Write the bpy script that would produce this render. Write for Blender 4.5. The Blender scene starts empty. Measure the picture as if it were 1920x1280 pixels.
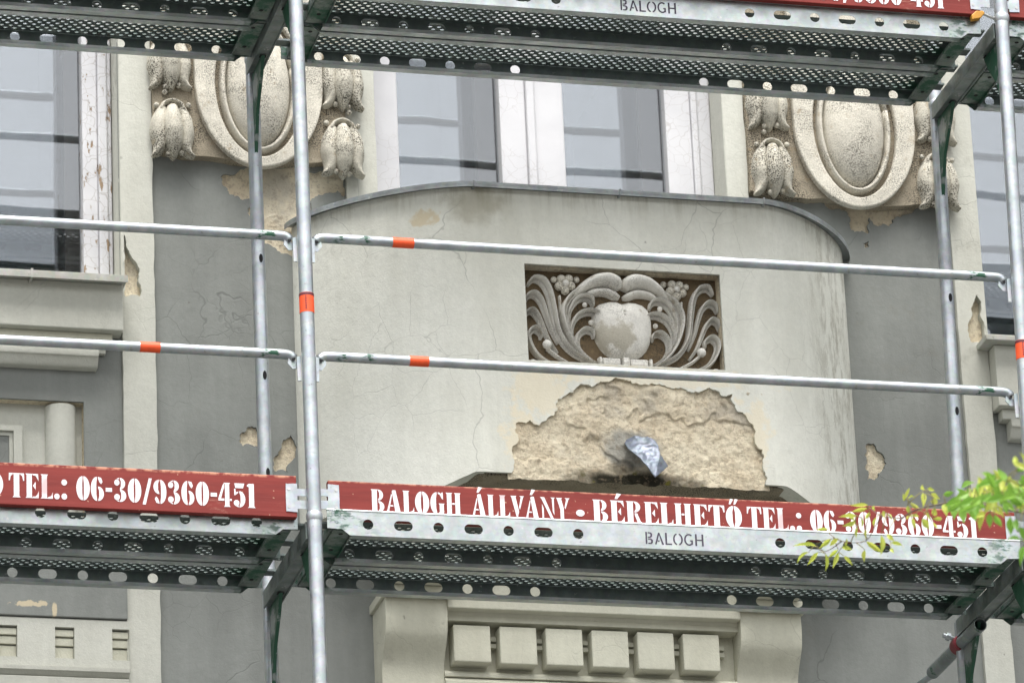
import bpy, bmesh, math, random
from mathutils import Vector, Matrix, noise as mnoise
from mathutils.geometry import delaunay_2d_cdt
random.seed(7)
R = math.radians
SC = bpy.context.scene
COL = SC.collection
Z0 = 7.56                     # the lower scaffold deck is 7.56 m above the street; everything is lifted by this at the end

# ------------------------------------------------------------------ camera
cam_d = bpy.data.cameras.new('camera'); cam = bpy.data.objects.new('camera', cam_d); COL.objects.link(cam)
yaw, pitch, roll = R(14.917), R(21.853), R(-2.592)
fw = Vector((math.sin(yaw)*math.cos(pitch), math.cos(yaw)*math.cos(pitch), math.sin(pitch)))
rt = Vector((math.cos(yaw), -math.sin(yaw), 0)); up = rt.cross(fw)
r2 = rt*math.cos(roll) + up*math.sin(roll); u2 = up*math.cos(roll) - rt*math.sin(roll)
M = Matrix(((r2.x, u2.x, -fw.x), (r2.y, u2.y, -fw.y), (r2.z, u2.z, -fw.z))).to_4x4()
M.translation = Vector((-3.548, -15.945, -5.961 + Z0))
cam.matrix_world = M
cam_d.sensor_width = 36; cam_d.lens = 185.41; cam_d.clip_start = .1; cam_d.clip_end = 2000
cam_d.dof.use_dof = True; cam_d.dof.focus_distance = 18.2; cam_d.dof.aperture_fstop = 9.0
SC.camera = cam

# ------------------------------------------------------------------ sky, sun, exposure (bright overcast)
SUN_EL, SUN_AZ = R(68), R(-8)          # azimuth measured from straight in front of the facade, to the left
world = bpy.data.worlds.new('World'); SC.world = world; world.use_nodes = True
wn = world.node_tree.nodes; wl = world.node_tree.links
bg = wn['Background']
sky = wn.new('ShaderNodeTexSky'); sky.sky_type = 'NISHITA'; sky.sun_disc = False
sky.sun_elevation = SUN_EL; sky.sun_rotation = R(180) + SUN_AZ*-1 - R(0)
sky.air_density = 1.6; sky.dust_density = 6.0; sky.ozone_density = 1.0
hs = wn.new('ShaderNodeHueSaturation'); hs.inputs['Saturation'].default_value = .18
wl.new(sky.outputs[0], hs.inputs['Color']); wl.new(hs.outputs[0], bg.inputs['Color'])
bg.inputs['Strength'].default_value = .15
sd = bpy.data.lights.new('sun', 'SUN'); sun = bpy.data.objects.new('sun', sd); COL.objects.link(sun)
sd.energy = 1.4; sd.angle = R(35); sd.color = (1, .975, .94)
sdir = Vector((math.sin(SUN_AZ)*math.cos(SUN_EL), -math.cos(SUN_AZ)*math.cos(SUN_EL), math.sin(SUN_EL)))
sun.rotation_euler = sdir.to_track_quat('Z', 'Y').to_euler(); sun.location = (-6, -12, 18)
SC.view_settings.view_transform = 'Standard'; SC.view_settings.look = 'None'
SC.view_settings.exposure = 1.02; SC.view_settings.gamma = 1
SC.render.engine = 'CYCLES'; SC.cycles.max_bounces = 8; SC.cycles.transparent_max_bounces = 12

# ------------------------------------------------------------------ material helpers
class NT:
    def __init__(s, name):
        s.m = bpy.data.materials.new(name); s.m.use_nodes = True
        s.t = s.m.node_tree; s.b = s.t.nodes['Principled BSDF']; s.out = s.t.nodes['Material Output']
        tc = s.t.nodes.new('ShaderNodeTexCoord'); s.P = tc.outputs['Object']
    def link(s, a, b): s.t.links.new(a, b)
    def sett(s, inp, v):
        if hasattr(v, 'is_linked') or isinstance(v, bpy.types.NodeSocket): s.link(v, inp)
        elif v is not None: inp.default_value = v
    def map(s, scale=(1,1,1), loc=(0,0,0), src=None):
        n = s.t.nodes.new('ShaderNodeMapping'); s.link(src or s.P, n.inputs[0])
        n.inputs['Scale'].default_value = scale; n.inputs['Location'].default_value = loc
        return n.outputs[0]
    def noise(s, scale, detail=4, rough=.55, vec=None, dist=0, col=False):
        n = s.t.nodes.new('ShaderNodeTexNoise'); s.link(vec or s.P, n.inputs['Vector'])
        n.inputs['Scale'].default_value = scale; n.inputs['Detail'].default_value = detail
        n.inputs['Roughness'].default_value = rough; n.inputs['Distortion'].default_value = dist
        return n.outputs['Color' if col else 'Fac']
    def voro(s, scale, vec=None, feature='F1', out='Distance'):
        n = s.t.nodes.new('ShaderNodeTexVoronoi'); n.feature = feature
        s.link(vec or s.P, n.inputs['Vector']); n.inputs['Scale'].default_value = scale
        return n.outputs[out]
    def ramp(s, fac, a, b, lo=0., hi=1.):
        n = s.t.nodes.new('ShaderNodeMapRange'); n.interpolation_type = 'SMOOTHSTEP'
        s.link(fac, n.inputs[0]); n.inputs[1].default_value = a; n.inputs[2].default_value = b
        n.inputs[3].default_value = lo; n.inputs[4].default_value = hi
        return n.outputs[0]
    def math(s, op, a, b=None):
        n = s.t.nodes.new('ShaderNodeMath'); n.operation = op
        s.sett(n.inputs[0], a); s.sett(n.inputs[1], b); return n.outputs[0]
    def mix(s, fac, a, b, blend='MIX'):
        n = s.t.nodes.new('ShaderNodeMix'); n.data_type = 'RGBA'; n.blend_type = blend
        s.sett(n.inputs[0], fac)
        for i, v in ((6, a), (7, b)):
            s.sett(n.inputs[i], (*v, 1) if isinstance(v, tuple) and len(v) == 3 else v)
        return n.outputs[2]
    def sep(s, vec=None):
        n = s.t.nodes.new('ShaderNodeSeparateXYZ'); s.link(vec or s.P, n.inputs[0]); return n.outputs
    def vadd(s, a, b, k):
        n = s.t.nodes.new('ShaderNodeVectorMath'); n.operation = 'MULTIPLY_ADD'
        s.link(b, n.inputs[0]); n.inputs[1].default_value = (k, k, k); s.link(a, n.inputs[2]); return n.outputs[0]
    def bump(s, h, strength=.3, dist=.01, prev=None):
        n = s.t.nodes.new('ShaderNodeBump'); n.inputs['Strength'].default_value = strength
        n.inputs['Distance'].default_value = dist; s.link(h, n.inputs['Height'])
        if prev: s.link(prev, n.inputs['Normal'])
        return n.outputs[0]
    def fin(s, col=None, rough=.8, metal=0., normal=None, spec=None):
        s.sett(s.b.inputs['Base Color'], (*col, 1) if isinstance(col, tuple) and len(col) == 3 else col)
        s.sett(s.b.inputs['Roughness'], rough); s.sett(s.b.inputs['Metallic'], metal)
        if normal: s.link(normal, s.b.inputs['Normal'])
        if spec is not None: s.b.inputs['Specular IOR Level'].default_value = spec
        return s.m
    def blob(s, x, z, rx, rz, edge=.5, wob=.35, sc=9):
        """soft irregular mask centred at a place on the wall (x,z)"""
        o = s.sep(); nz = s.noise(sc, 5)
        dx = s.math('DIVIDE', s.math('SUBTRACT', o[0], x), rx); dz = s.math('DIVIDE', s.math('SUBTRACT', o[2], z), rz)
        d = s.math('SQRT', s.math('ADD', s.math('MULTIPLY', dx, dx), s.math('MULTIPLY', dz, dz)))
        d = s.math('ADD', d, s.math('MULTIPLY', s.math('SUBTRACT', nz, .5), wob*2))
        return s.ramp(d, 1-edge, 1+edge, 1, 0)

def crack_mask(t, scale, wid, mlo, mhi, seed):
    v = t.vadd(t.map(loc=(seed, seed*.7, seed*1.3)), t.noise(3, 4, .55, col=True), .2)
    d = t.voro(scale, v, 'DISTANCE_TO_EDGE')
    c = t.ramp(d, wid*.2, wid, 1, 0)
    m = t.ramp(t.noise(1.7, 2, vec=t.map(loc=(seed*3, 0, seed))), mlo, mhi)
    return t.math('MULTIPLY', c, m)

def plaster(name, col, dark, crack=.8, seed=1.0, bumpk=.35, extra=None):
    t = NT(name)
    big = t.ramp(t.noise(1.6, 6, .6), .3, .75)
    streak = t.ramp(t.noise(1, 5, .6, t.map((14, 14, 1.1))), .35, .75)
    fine = t.noise(55, 5, .7)
    c = t.mix(big, dark, col)
    c = t.mix(t.math('MULTIPLY', streak, .35), c, tuple(v*1.12 for v in col))
    c = t.mix(t.ramp(fine, .25, .8, .0, .28), c, tuple(v*.62 for v in col))
    spots = t.ramp(t.voro(9, t.vadd(t.P, t.noise(8, 3, col=True), .1)), .02, .06, .5, 0)
    spots = t.math('MULTIPLY', spots, t.ramp(t.noise(2.3, 2), .5, .62))
    c = t.mix(spots, c, (.12, .11, .09))
    grime = t.math('MULTIPLY', t.ramp(t.noise(11, 6, .7), .55, .8), t.ramp(t.noise(1.1, 2, vec=t.map(loc=(4, 2, 9))), .45, .65))
    c = t.mix(t.math('MULTIPLY', grime, .55), c, (.2, .185, .15))
    ck = t.math('MAXIMUM', crack_mask(t, 2.3, .0045, .50, .60, seed), t.math('MULTIPLY', crack_mask(t, 6.5, .012, .52, .62, seed+4), .6))
    c = t.mix(t.math('MULTIPLY', ck, crack*.85), c, tuple(v*.38 for v in col))
    if extra: c = extra(t, c)
    n = t.bump(t.noise(120, 4, .7), bumpk, .004)
    n = t.bump(t.noise(7, 5, .6), .25, .02, n)
    n = t.bump(t.math('SUBTRACT', 1, ck), .25, .004, n)
    return t.fin(c, .92, 0, n, .2)

MAT = {}
LIGHT, LDARK = (.77, .775, .71), (.64, .64, .565)
def bal_extra(t, c):
    o = t.sep()
    # weathered, lime-washed band on the right end, rust-brown run below the cap and grime round the drain
    band = t.math('MULTIPLY', t.ramp(o[0], 1.98, 2.2), t.ramp(t.noise(1, 9, .8, t.map((24, 24, 7))), .46, .60))
    c = t.mix(t.math('MULTIPLY', band, .6), c, (.27, .25, .195))
    c = t.mix(t.math('MULTIPLY', t.blob(.8, 1.52, .09, .08, .6, 1.1, 18), .5), c, (.27, .24, .16))
    c = t.mix(t.math('MULTIPLY', t.blob(.62, 1.47, .035, .03, .3, 1.6, 26), .7), c, (.6, .5, .32))
    c = t.mix(t.math('MULTIPLY', t.ramp(o[2], 1.45, 1.6), t.ramp(t.noise(1, 5, .7, t.map((20, 20, 2))), .45, .7, 0, .6)), c, (.3, .28, .2))
    for bx, bz, rx, rz, k in ((1.0, .80, .10, .09, .7), (.93, .62, .06, .12, .75), (1.78, .68, .06, .12, .7), (1.40, .88, .38, .035, .6)):
        c = t.mix(t.math('MULTIPLY', t.blob(bx, bz, rx, rz, .25, 1.3, 24), k), c, (.74, .67, .51))
    return c
MAT['parapet'] = plaster('pale lime plaster, stained', LIGHT, LDARK, .5, 2.2, .35, bal_extra)
MAT['light'] = plaster('pale plaster', (.585, .59, .53), (.50, .50, .44), .5, 5.1)
def grey_extra(t, c):
    c = t.mix(t.math('MULTIPLY', t.blob(-.745, .078, .06, .012, .2, 2.2, 30), .75), c, (.66, .56, .38))
    c = t.mix(t.math('MULTIPLY', t.blob(-.665, .058, .010, .028, .2, .9, 30), .75), c, (.66, .56, .38))
    return c
MAT['grey'] = plaster('grey painted plaster', (.275, .288, .270), (.19, .198, .186), .45, 8.4, .25, grey_extra)
MAT['console'] = plaster('yellowed plaster', (.62, .615, .51), (.51, .50, .405), .3, 3.3)
def ochre():
    t = NT('bare ochre base coat')
    c = t.mix(t.ramp(t.noise(6, 8, .7), .3, .7), (.82, .70, .51), (.97, .88, .68))
    c = t.mix(t.ramp(t.noise(38, 5, .7), .5, .75, 0, .5), c, (.46, .35, .23))
    c = t.mix(t.math('MULTIPLY', t.ramp(t.noise(3.2, 4, .6, t.map(loc=(3, 1, 5))), .55, .7), .6), c, (.48, .45, .39))
    # drain stain: soot and moss at the lower lip below the lead spout
    wet = t.math('MAXIMUM', t.blob(1.33, .475, .22, .045, .4, .5, 13), t.math('MULTIPLY', t.blob(1.30, .53, .05, .035, .4, .9, 15), .7))
    c = t.mix(t.math('MULTIPLY', t.blob(1.335, .60, .10, .07, .25, .5, 11), .8), c, (.40, .40, .37))
    c = t.mix(wet, c, (.035, .032, .022))
    c = t.mix(t.math('MULTIPLY', wet, t.ramp(t.noise(30, 3), .55, .68)), c, (.11, .10, .02))
    pit = t.ramp(t.noise(48, 6, .75), .40, .48, 1, 0)
    c = t.mix(t.math('MULTIPLY', pit, .38), c, (.36, .28, .19))
    n = t.bump(t.noise(22, 8, .75), .9, .02); n = t.bump(t.noise(70, 5, .8), .9, .008, n)
    return t.fin(c, .95, 0, n, .15)
MAT['ochre'] = ochre()
def stone(name, base, sp=.5, seed=0, extra=None):
    t = NT(name)
    c = t.mix(t.ramp(t.noise(9, 6, .65), .3, .7), tuple(v*.82 for v in base), base)
    speck = t.ramp(t.noise(180, 4, .75), .47, .57)
    area = t.ramp(t.noise(7, 5, .6, t.map(loc=(seed, 2, seed))), .38, .62)
    c = t.mix(t.math('MULTIPLY', speck, t.math('MULTIPLY', t.ramp(area, 0, 1, .25, 1), sp)), c, (.055, .05, .04))
    c = t.mix(t.math('MULTIPLY', t.ramp(t.noise(26, 4, .6), .58, .74), .5), c, (.3, .22, .12))
    if extra: c = extra(t, c)
    n = t.bump(t.noise(170, 4, .75), .75, .004); n = t.bump(t.noise(28, 5, .7), .5, .008, n)
    return t.fin(c, .95, 0, n, .15)
MAT['stone'] = stone('soot speckled cast stone', (.72, .685, .59), .68)
MAT['stone_bed'] = stone('roughcast ornament bed', (.40, .35, .265), 1., 3)
MAT['stone_dirty'] = stone('soot grey cast stone', (.62, .59, .50), 1., 9)
MAT['stone_white'] = stone('whitewashed cast stone', (.88, .86, .795), .4, 6)
MAT['shield'] = stone('worn whitewash on the shield', (.88, .86, .795), .4, 6, lambda t, c: t.mix(t.math('MULTIPLY', t.blob(1.295, 1.03, .075, .05, .25, 1.3, 20), .75), c, (.42, .385, .30)))
MAT['panel_bed'] = stone('brown panel bed', (.17, .125, .075), .8, 1)  # brown bed, darkened to paint in shade and dirt between the relief lobes
def zinc(name, base, dark, metal=.55, rough=.45, green=None, streak=1.):
    t = NT(name)
    sp = t.voro(70, t.vadd(t.P, t.noise(30, 2, col=True), .02), 'F1', 'Color')
    c = t.mix(t.ramp(t.noise(16, 5, .6), .35, .7), dark, base)
    c = t.mix(.05, c, sp, 'OVERLAY')
    c = t.mix(t.math('MULTIPLY', t.ramp(t.noise(1, 4, .65, t.map((5, 60, 60))), .55, .78), .35*streak), c, tuple(v*.5 for v in dark))
    c = t.mix(t.ramp(t.noise(60, 3, .6), .66, .74, 0, .6), c, (.16, .15, .13))
    c = t.mix(t.ramp(t.noise(19, 6, .8, t.map(loc=(2, 5, 8))), .60, .68, 0, .45), c, (.66, .65, .61))
    rg = t.ramp(t.noise(9, 4), .3, .7, rough-.1, rough+.15)
    if green:
        g = green(t)
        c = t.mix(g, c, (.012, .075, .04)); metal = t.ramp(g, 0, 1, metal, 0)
    n = t.bump(t.noise(45, 4, .6), .12, .004)
    return t.fin(c, rg, metal, n)
def deck_green(t):
    o = t.sep(); a = t.math('ABSOLUTE', o[0])
    return t.math('MULTIPLY', t.ramp(a, .98, 1.2), t.ramp(t.noise(13, 4, .7, t.map((1, 1, 2.2), (random.random()*9, 3, 1))), .47, .6))
MAT['deck'] = zinc('galvanised deck steel', (.47, .50, .50), (.37, .40, .40), .9, .38, deck_green)
MAT['deck_shade'] = zinc('shade-darkened green grey deck steel', (.13, .16, .15), (.09, .115, .11), .3, .5, deck_green)  # darker copy of the deck steel, shade painted into undersides and rear webs
MAT['tube'] = zinc('galvanised tube', (.50, .53, .55), (.38, .41, .43), .85, .40, None, .6)
def rail_green(t):
    o = t.sep(); a = t.math('ABSOLUTE', o[0])
    return t.math('MULTIPLY', t.math('MULTIPLY', t.ramp(a, 1.02, 1.05), t.ramp(a, 1.17, 1.15)), t.ramp(t.noise(40, 4, .7, t.map((.45, 1, 1.5))), .52, .6))
MAT['rail'] = zinc('galvanised rail tube', (.50, .53, .55), (.38, .41, .43), .85, .40, rail_green, .6)
def gus_green(t): return t.ramp(t.noise(11, 4, .65), .40, .48)
MAT['gusset'] = zinc('green painted gusset', (.30, .33, .33), (.22, .25, .25), .7, .5, gus_green)
MAT['green_plate'] = zinc('green painted bracket', (.24, .28, .26), (.17, .2, .185), .7, .55, lambda t: t.ramp(t.noise(9, 5, .7), .46, .6))
MAT['transom'] = zinc('dull galvanised beam', (.22, .25, .24), (.15, .175, .17), .6, .5)
MAT['tie'] = zinc('dull green smeared tube', (.30, .33, .33), (.22, .25, .25), .7, .5, lambda t: t.ramp(t.noise(14, 4, .65), .60, .66))
MAT['cap'] = zinc('weathered zinc sheet', (.36, .385, .39), (.24, .26, .265), .5, .45)
MAT['sill_sheet'] = zinc('painted sill sheet', (.50, .50, .46), (.40, .40, .36), .1, .6)
MAT['spout'] = zinc('grey lead sheet', (.28, .32, .37), (.18, .21, .26), .35, .42)
def flat(name, col, rough=.6, metal=0, var=.25, sc=20, bump=.1):
    t = NT(name)
    c = t.mix(t.ramp(t.noise(sc, 5, .6), .3, .7), tuple(v*(1-var) for v in col), col)
    return t.fin(c, rough, metal, t.bump(t.noise(sc*4, 3), bump, .003))
def board():
    t = NT('red oxide painted board')
    c = t.mix(t.ramp(t.noise(1, 6, .65, t.map((2.5, 20, 22))), .3, .72), (.165, .016, .012), (.23, .027, .02))
    rub = t.math('MULTIPLY', t.ramp(t.noise(1, 7, .75, t.map((9, 30, 40))), .56, .7), t.ramp(t.noise(3.1, 3, .5, t.map(loc=(7, 0, 2))), .45, .62))
    c = t.mix(t.math('MULTIPLY', rub, .5), c, (.5, .27, .2))
    c = t.mix(t.ramp(t.voro(24, t.vadd(t.P, t.noise(20, 2, col=True), .03)), .035, .075, .6, 0), c, (.6, .42, .3))
    o = t.sep(); c = t.mix(t.math('MULTIPLY', t.ramp(o[2], .128, .137), t.ramp(t.noise(30, 3), .4, .6)), c, (.55, .25, .16))
    return t.fin(c, .6, 0, t.bump(t.noise(1, 5, .6, t.map((6, 80, 90))), .25, .003), .35)
MAT['board'] = board()
def stencil():
    t = NT('white spray paint')
    thin = t.math('MULTIPLY', t.ramp(t.noise(1, 6, .7, t.map((22, 10, 60))), .58, .74), .55)
    thin = t.math('MAXIMUM', thin, t.ramp(t.noise(4.3, 3), .62, .72, 0, .5))
    return t.fin(t.mix(thin, (.80, .74, .76), (.45, .16, .15)), .8)
MAT['stencil'] = stencil()
MAT['overspray'] = flat('pink overspray', (.40, .13, .13), .8, 0, .2)
MAT['ink'] = flat('violet black stencil ink', (.055, .042, .07), .7, 0, .3, 40)
def peeling(name, amount):
    t = NT(name)
    pl = t.ramp(t.noise(1, 6, .7, t.map((34, 34, 12))), .60-amount, .63-amount)
    c = t.mix(t.ramp(t.noise(4, 4), .3, .7), (.52, .52, .54), (.60, .60, .615))
    c = t.mix(pl, c, t.mix(t.noise(40, 4), (.13, .085, .055), (.40, .29, .18)))
    ck = crack_mask(t, 22, .03, .42, .5, 2)
    c = t.mix(t.math('MULTIPLY', ck, .35 + amount), c, (.2, .16, .12))
    return t.fin(c, .55, 0, t.bump(t.math('SUBTRACT', 1, pl), .6, .003), .4)
MAT['frame'] = peeling('white window paint', -.12)
MAT['frame_peel'] = peeling('peeling white window paint', .018)
def glass(name, fac):
    t = NT(name)
    tr = t.t.nodes.new('ShaderNodeBsdfTransparent'); gl = t.t.nodes.new('ShaderNodeBsdfGlossy'); mx = t.t.nodes.new('ShaderNodeMixShader')
    tr.inputs[0].default_value = (.89, .9, .91, 1); gl.inputs['Roughness'].default_value = .004
    gl.inputs['Color'].default_value = (.94, .965, .985, 1); mx.inputs[0].default_value = fac
    t.link(t.bump(t.noise(2.4, 2, .4, t.map((1, 1, .6))), .09, .02), gl.inputs['Normal'])
    t.link(tr.outputs[0], mx.inputs[1]); t.link(gl.outputs[0], mx.inputs[2]); t.link(mx.outputs[0], t.out.inputs[0])
    return t.m
MAT['glass'] = glass('window glass', .112); MAT['glass_inner'] = glass('inner window glass', .19)
MAT['inner_wood'] = flat('dark varnished inner sash', (.06, .055, .05), .6)
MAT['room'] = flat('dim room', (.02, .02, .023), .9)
MAT['hole'] = flat('dark hollow', (.012, .012, .014), .9)
MAT['tape'] = flat('fluorescent orange tape', (.9, .10, .02), .5, 0, .15, 40)
MAT['tape_dark'] = flat('tape print', (.12, .02, .03), .6)
MAT['coupler'] = flat('red painted coupler', (.20, .02, .03), .45, 0, .3)
MAT['yellow'] = flat('orange yellow clip', (.62, .30, .03), .5)
MAT['bolt'] = flat('bright bolt', (.6, .6, .58), .3, .8)
MAT['bark'] = flat('brown twig bark', (.2, .155, .12), .9, 0, .4, 30, .5)
MAT['stalk'] = flat('green brown leaf stalk', (.30, .27, .10), .7, 0, .3, 30)
MAT['ground'] = flat('dark asphalt street', (.13, .13, .125), .9, 0, .3, 3, .3)
def leaf(name, a, b):
    t = NT(name)
    c = t.mix(t.noise(30, 3), a, b)
    ob = t.t.nodes.new('ShaderNodeObjectInfo'); c = t.mix(t.ramp(ob.outputs['Random'], 0, 1, 0, .6), c, b)
    t.fin(c, .45)
    tl = t.t.nodes.new('ShaderNodeBsdfTranslucent'); mx = t.t.nodes.new('ShaderNodeMixShader'); mx.inputs[0].default_value = .45
    t.link(t.mix(.0, c, c), tl.inputs[0]); t.link(t.b.outputs[0], mx.inputs[1]); t.link(tl.outputs[0], mx.inputs[2]); t.link(mx.outputs[0], t.out.inputs[0])
    return t.m
MAT['leaf_y'] = leaf('young yellow green leaf', (.42, .56, .08), (.62, .64, .13))
MAT['leaf_g'] = leaf('fresh green leaf', (.10, .30, .04), (.32, .54, .08))

# ------------------------------------------------------------------ mesh helpers
class MB:
    def __init__(s): s.v = []; s.f = []
    def add(s, vs, fs):
        o = len(s.v); s.v += [tuple(p) for p in vs]; s.f += [[i+o for i in f] for f in fs]; return s
    def box(s, x0, x1, y0, y1, z0, z1):
        return s.add([(x0,y0,z0),(x1,y0,z0),(x1,y1,z0),(x0,y1,z0),(x0,y0,z1),(x1,y0,z1),(x1,y1,z1),(x0,y1,z1)],
              [(3,2,1,0),(4,5,6,7),(0,1,5,4),(1,2,6,5),(2,3,7,6),(3,0,4,7)])
    def prism(s, poly, a, b, axis='y'):
        """extrude a 2D polygon; axis y: poly in (x,z) ; axis x: poly in (y,z) ; axis z: poly in (x,y)"""
        n = len(poly)
        def P(p, t): return (p[0], t, p[1]) if axis == 'y' else ((t, p[0], p[1]) if axis == 'x' else (p[0], p[1], t))
        return s.add([P(p, a) for p in poly] + [P(p, b) for p in poly],
              [list(range(n)), list(range(2*n-1, n-1, -1))] + [(i, i+n, (i+1) % n + n, (i+1) % n) for i in range(n)])
    def tube(s, path, r, n=14, caps=True):
        path = [Vector(p) for p in path]; rs = r if isinstance(r, (list, tuple)) else [r]*len(path)
        rings = []; ref = None
        for i, p in enumerate(path):
            d = (path[min(i+1, len(path)-1)] - path[max(i-1, 0)]).normalized()
            if ref is None: ref = Vector((0, 0, 1)) if abs(d.z) < .9 else Vector((1, 0, 0))
            a = d.cross(ref).normalized(); b = d.cross(a).normalized(); ref = -b if False else ref
            rings.append([p + a*math.cos(2*math.pi*k/n)*rs[i] + b*math.sin(2*math.pi*k/n)*rs[i] for k in range(n)])
        vs = [q for rg in rings for q in rg]; m = len(rings)
        fs = [(i*n+k, i*n+(k+1) % n, (i+1)*n+(k+1) % n, (i+1)*n+k) for i in range(m-1) for k in range(n)]
        if caps: fs += [list(range(n-1, -1, -1)), [(m-1)*n+k for k in range(n)]]
        return s.add(vs, fs)
    def ball(s, c, r, sy=1., sz=1., n=10, m=7):
        vs = []; fs = []
        for j in range(m+1):
            th = math.pi*j/m
            for k in range(n):
                ph = 2*math.pi*k/n
                vs.append((c[0]+r*math.sin(th)*math.cos(ph), c[1]+r*sy*math.sin(th)*math.sin(ph), c[2]+r*sz*math.cos(th)))
        for j in range(m):
            for k in range(n): fs.append((j*n+k, (j+1)*n+k, (j+1)*n+(k+1) % n, j*n+(k+1) % n))
        return s.add(vs, fs)
    def relief(s, path, hw, ht, ybase, prof='round', n=9, sub=4):
        """ornament ridge swept along a path of (x,z) points on a wall plane y=ybase, rising to y=ybase-height"""
        P = catmull(path, sub); m = len(P)
        W = resample(hw, m); H = resample(ht, m)
        vs = []
        for i, p in enumerate(P):
            q0, q1 = P[max(i-1, 0)], P[min(i+1, m-1)]
            dx, dz = q1[0]-q0[0], q1[1]-q0[1]; L = math.hypot(dx, dz) or 1
            nx, nz = -dz/L, dx/L
            for k in range(n):
                t = -1 + 2*k/(n-1)
                if prof == 'round': h = math.sqrt(max(0, 1-t*t))
                elif prof == 'groove':
                    h = [0, .85, 1, .8, .36, .22, .46, .6, 0][k] if n == 9 else 1
                else: h = min(1, (1-abs(t))*3)
                vs.append((p[0]+nx*t*W[i], ybase-h*H[i]+.004, p[1]+nz*t*W[i]))
        fs = [(i*n+k, i*n+k+1, (i+1)*n+k+1, (i+1)*n+k) for i in range(m-1) for k in range(n-1)]
        fs += [list(range(n-1, -1, -1)), [(m-1)*n+k for k in range(n)]]
        return s.add(vs, fs)
    def mesh(s, name, fix=True):
        me = bpy.data.meshes.new(name); me.from_pydata(s.v, [], s.f)
        if fix:
            bm = bmesh.new(); bm.from_mesh(me); bmesh.ops.recalc_face_normals(bm, faces=bm.faces); bm.to_mesh(me); bm.free()
        me.update(); return me
def catmull(P, sub):
    out = []; n = len(P)
    for i in range(n-1):
        p0, p1, p2, p3 = P[max(i-1, 0)], P[i], P[i+1], P[min(i+2, n-1)]
        for k in range(sub):
            t = k/sub
            out.append(tuple(.5*(2*p1[c] + (p2[c]-p0[c])*t + (2*p0[c]-5*p1[c]+4*p2[c]-p3[c])*t*t + (3*p1[c]-p0[c]-3*p2[c]+p3[c])*t**3) for c in range(len(p1))))
    return out + [tuple(P[-1])]
def resample(a, m):
    if not isinstance(a, (list, tuple)): return [a]*m
    o = []
    for i in range(m):
        t = i/(m-1)*(len(a)-1); k = min(int(t), len(a)-2); o.append(a[k]+(a[k+1]-a[k])*(t-k))
    return o
def obj(name, me, mat, parent=None, loc=(0,0,0), smooth=False, bevel=0., kind=None, rot=None):
    if isinstance(me, MB): me = me.mesh(name)
    o = bpy.data.objects.new(name, me); COL.objects.link(o); o.location = loc
    if rot: o.rotation_euler = rot
    if mat and not me.materials: me.materials.append(MAT[mat])
    if parent: o.parent = parent
    if smooth:
        for p in me.polygons: p.use_smooth = True
        if smooth == 'auto':
            try:
                bm = bmesh.new(); bm.from_mesh(me)
                for e in bm.edges:
                    if len(e.link_faces) == 2 and e.calc_face_angle(0) > R(40): e.smooth = False
                bm.to_mesh(me); bm.free()
            except Exception: pass
    if bevel:
        b = o.modifiers.new('bevel', 'BEVEL'); b.width = bevel; b.segments = 2; b.limit_method = 'ANGLE'; b.angle_limit = R(50)
    if kind: o['kind'] = kind
    return o
def empty(name, loc=(0,0,0), label=None, cat=None, group=None, rot=None):
    o = bpy.data.objects.new(name, None); COL.objects.link(o); o.location = loc; o.empty_display_size = .1
    if rot: o.rotation_euler = rot
    tag(o, label, cat, group); return o
def tag(o, label=None, cat=None, group=None):
    if label: o['label'] = label
    if cat: o['category'] = cat
    if group: o['group'] = group
    return o
def sheet(name, loops, y0, y1):
    """vertical slab in the x-z plane with holes; front face at y0, back at y1"""
    pts = []; edges = []; src = []
    for lp in loops:
        o = len(pts); n = len(lp)
        pts += [Vector((p[0], p[1])) for p in lp]; edges += [(o+i, o+(i+1) % n) for i in range(n)]
    vo, eo, fo, _, _, _ = delaunay_2d_cdt(pts, edges, [], 1, 1e-7)
    def inside(x, y):
        c = False
        for lp in loops:
            j = lp[-1]
            for q in lp:
                if (q[1] > y) != (j[1] > y) and x < (j[0]-q[0])*(y-q[1])/(j[1]-q[1])+q[0]: c = not c
                j = q
        return c
    m = MB(); nv = len(vo)
    m.v = [(p.x, y0, p.y) for p in vo] + [(p.x, y1, p.y) for p in vo]
    cnt = {}
    for f in fo:
        c = sum((vo[i] for i in f), Vector((0, 0)))/len(f)
        if not inside(c.x, c.y): continue
        m.f.append(list(f)); m.f.append([i+nv for i in reversed(f)])
        for k in range(len(f)):
            e = (f[k], f[(k+1) % len(f)]); cnt[e] = 1
    for (i, j) in cnt:
        if (j, i) not in cnt: m.f.append([j, i, i+nv, j+nv])
    me = m.mesh(name); return me
def ragged(poly, it=3, amp=.18, seed=1):
    rnd = random.Random(seed); P = list(poly)
    for _ in range(it):
        Q = []
        for i, a in enumerate(P):
            b = P[(i+1) % len(P)]; dx, dz = b[0]-a[0], b[1]-a[1]; k = rnd.uniform(-amp, amp)
            Q += [a, ((a[0]+b[0])/2-dz*k, (a[1]+b[1])/2+dx*k)]
        P = Q
    return P
def rect(x0, x1, z0, z1): return [(x0, z0), (x1, z0), (x1, z1), (x0, z1)]
def ell(cx, cz, rx, rz, n=32, a0=0, a1=360): return [(cx+rx*math.cos(R(a0+(a1-a0)*i/n)), cz+rz*math.sin(R(a0+(a1-a0)*i/n))) for i in range(n if a1-a0 == 360 else n+1)]

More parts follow.
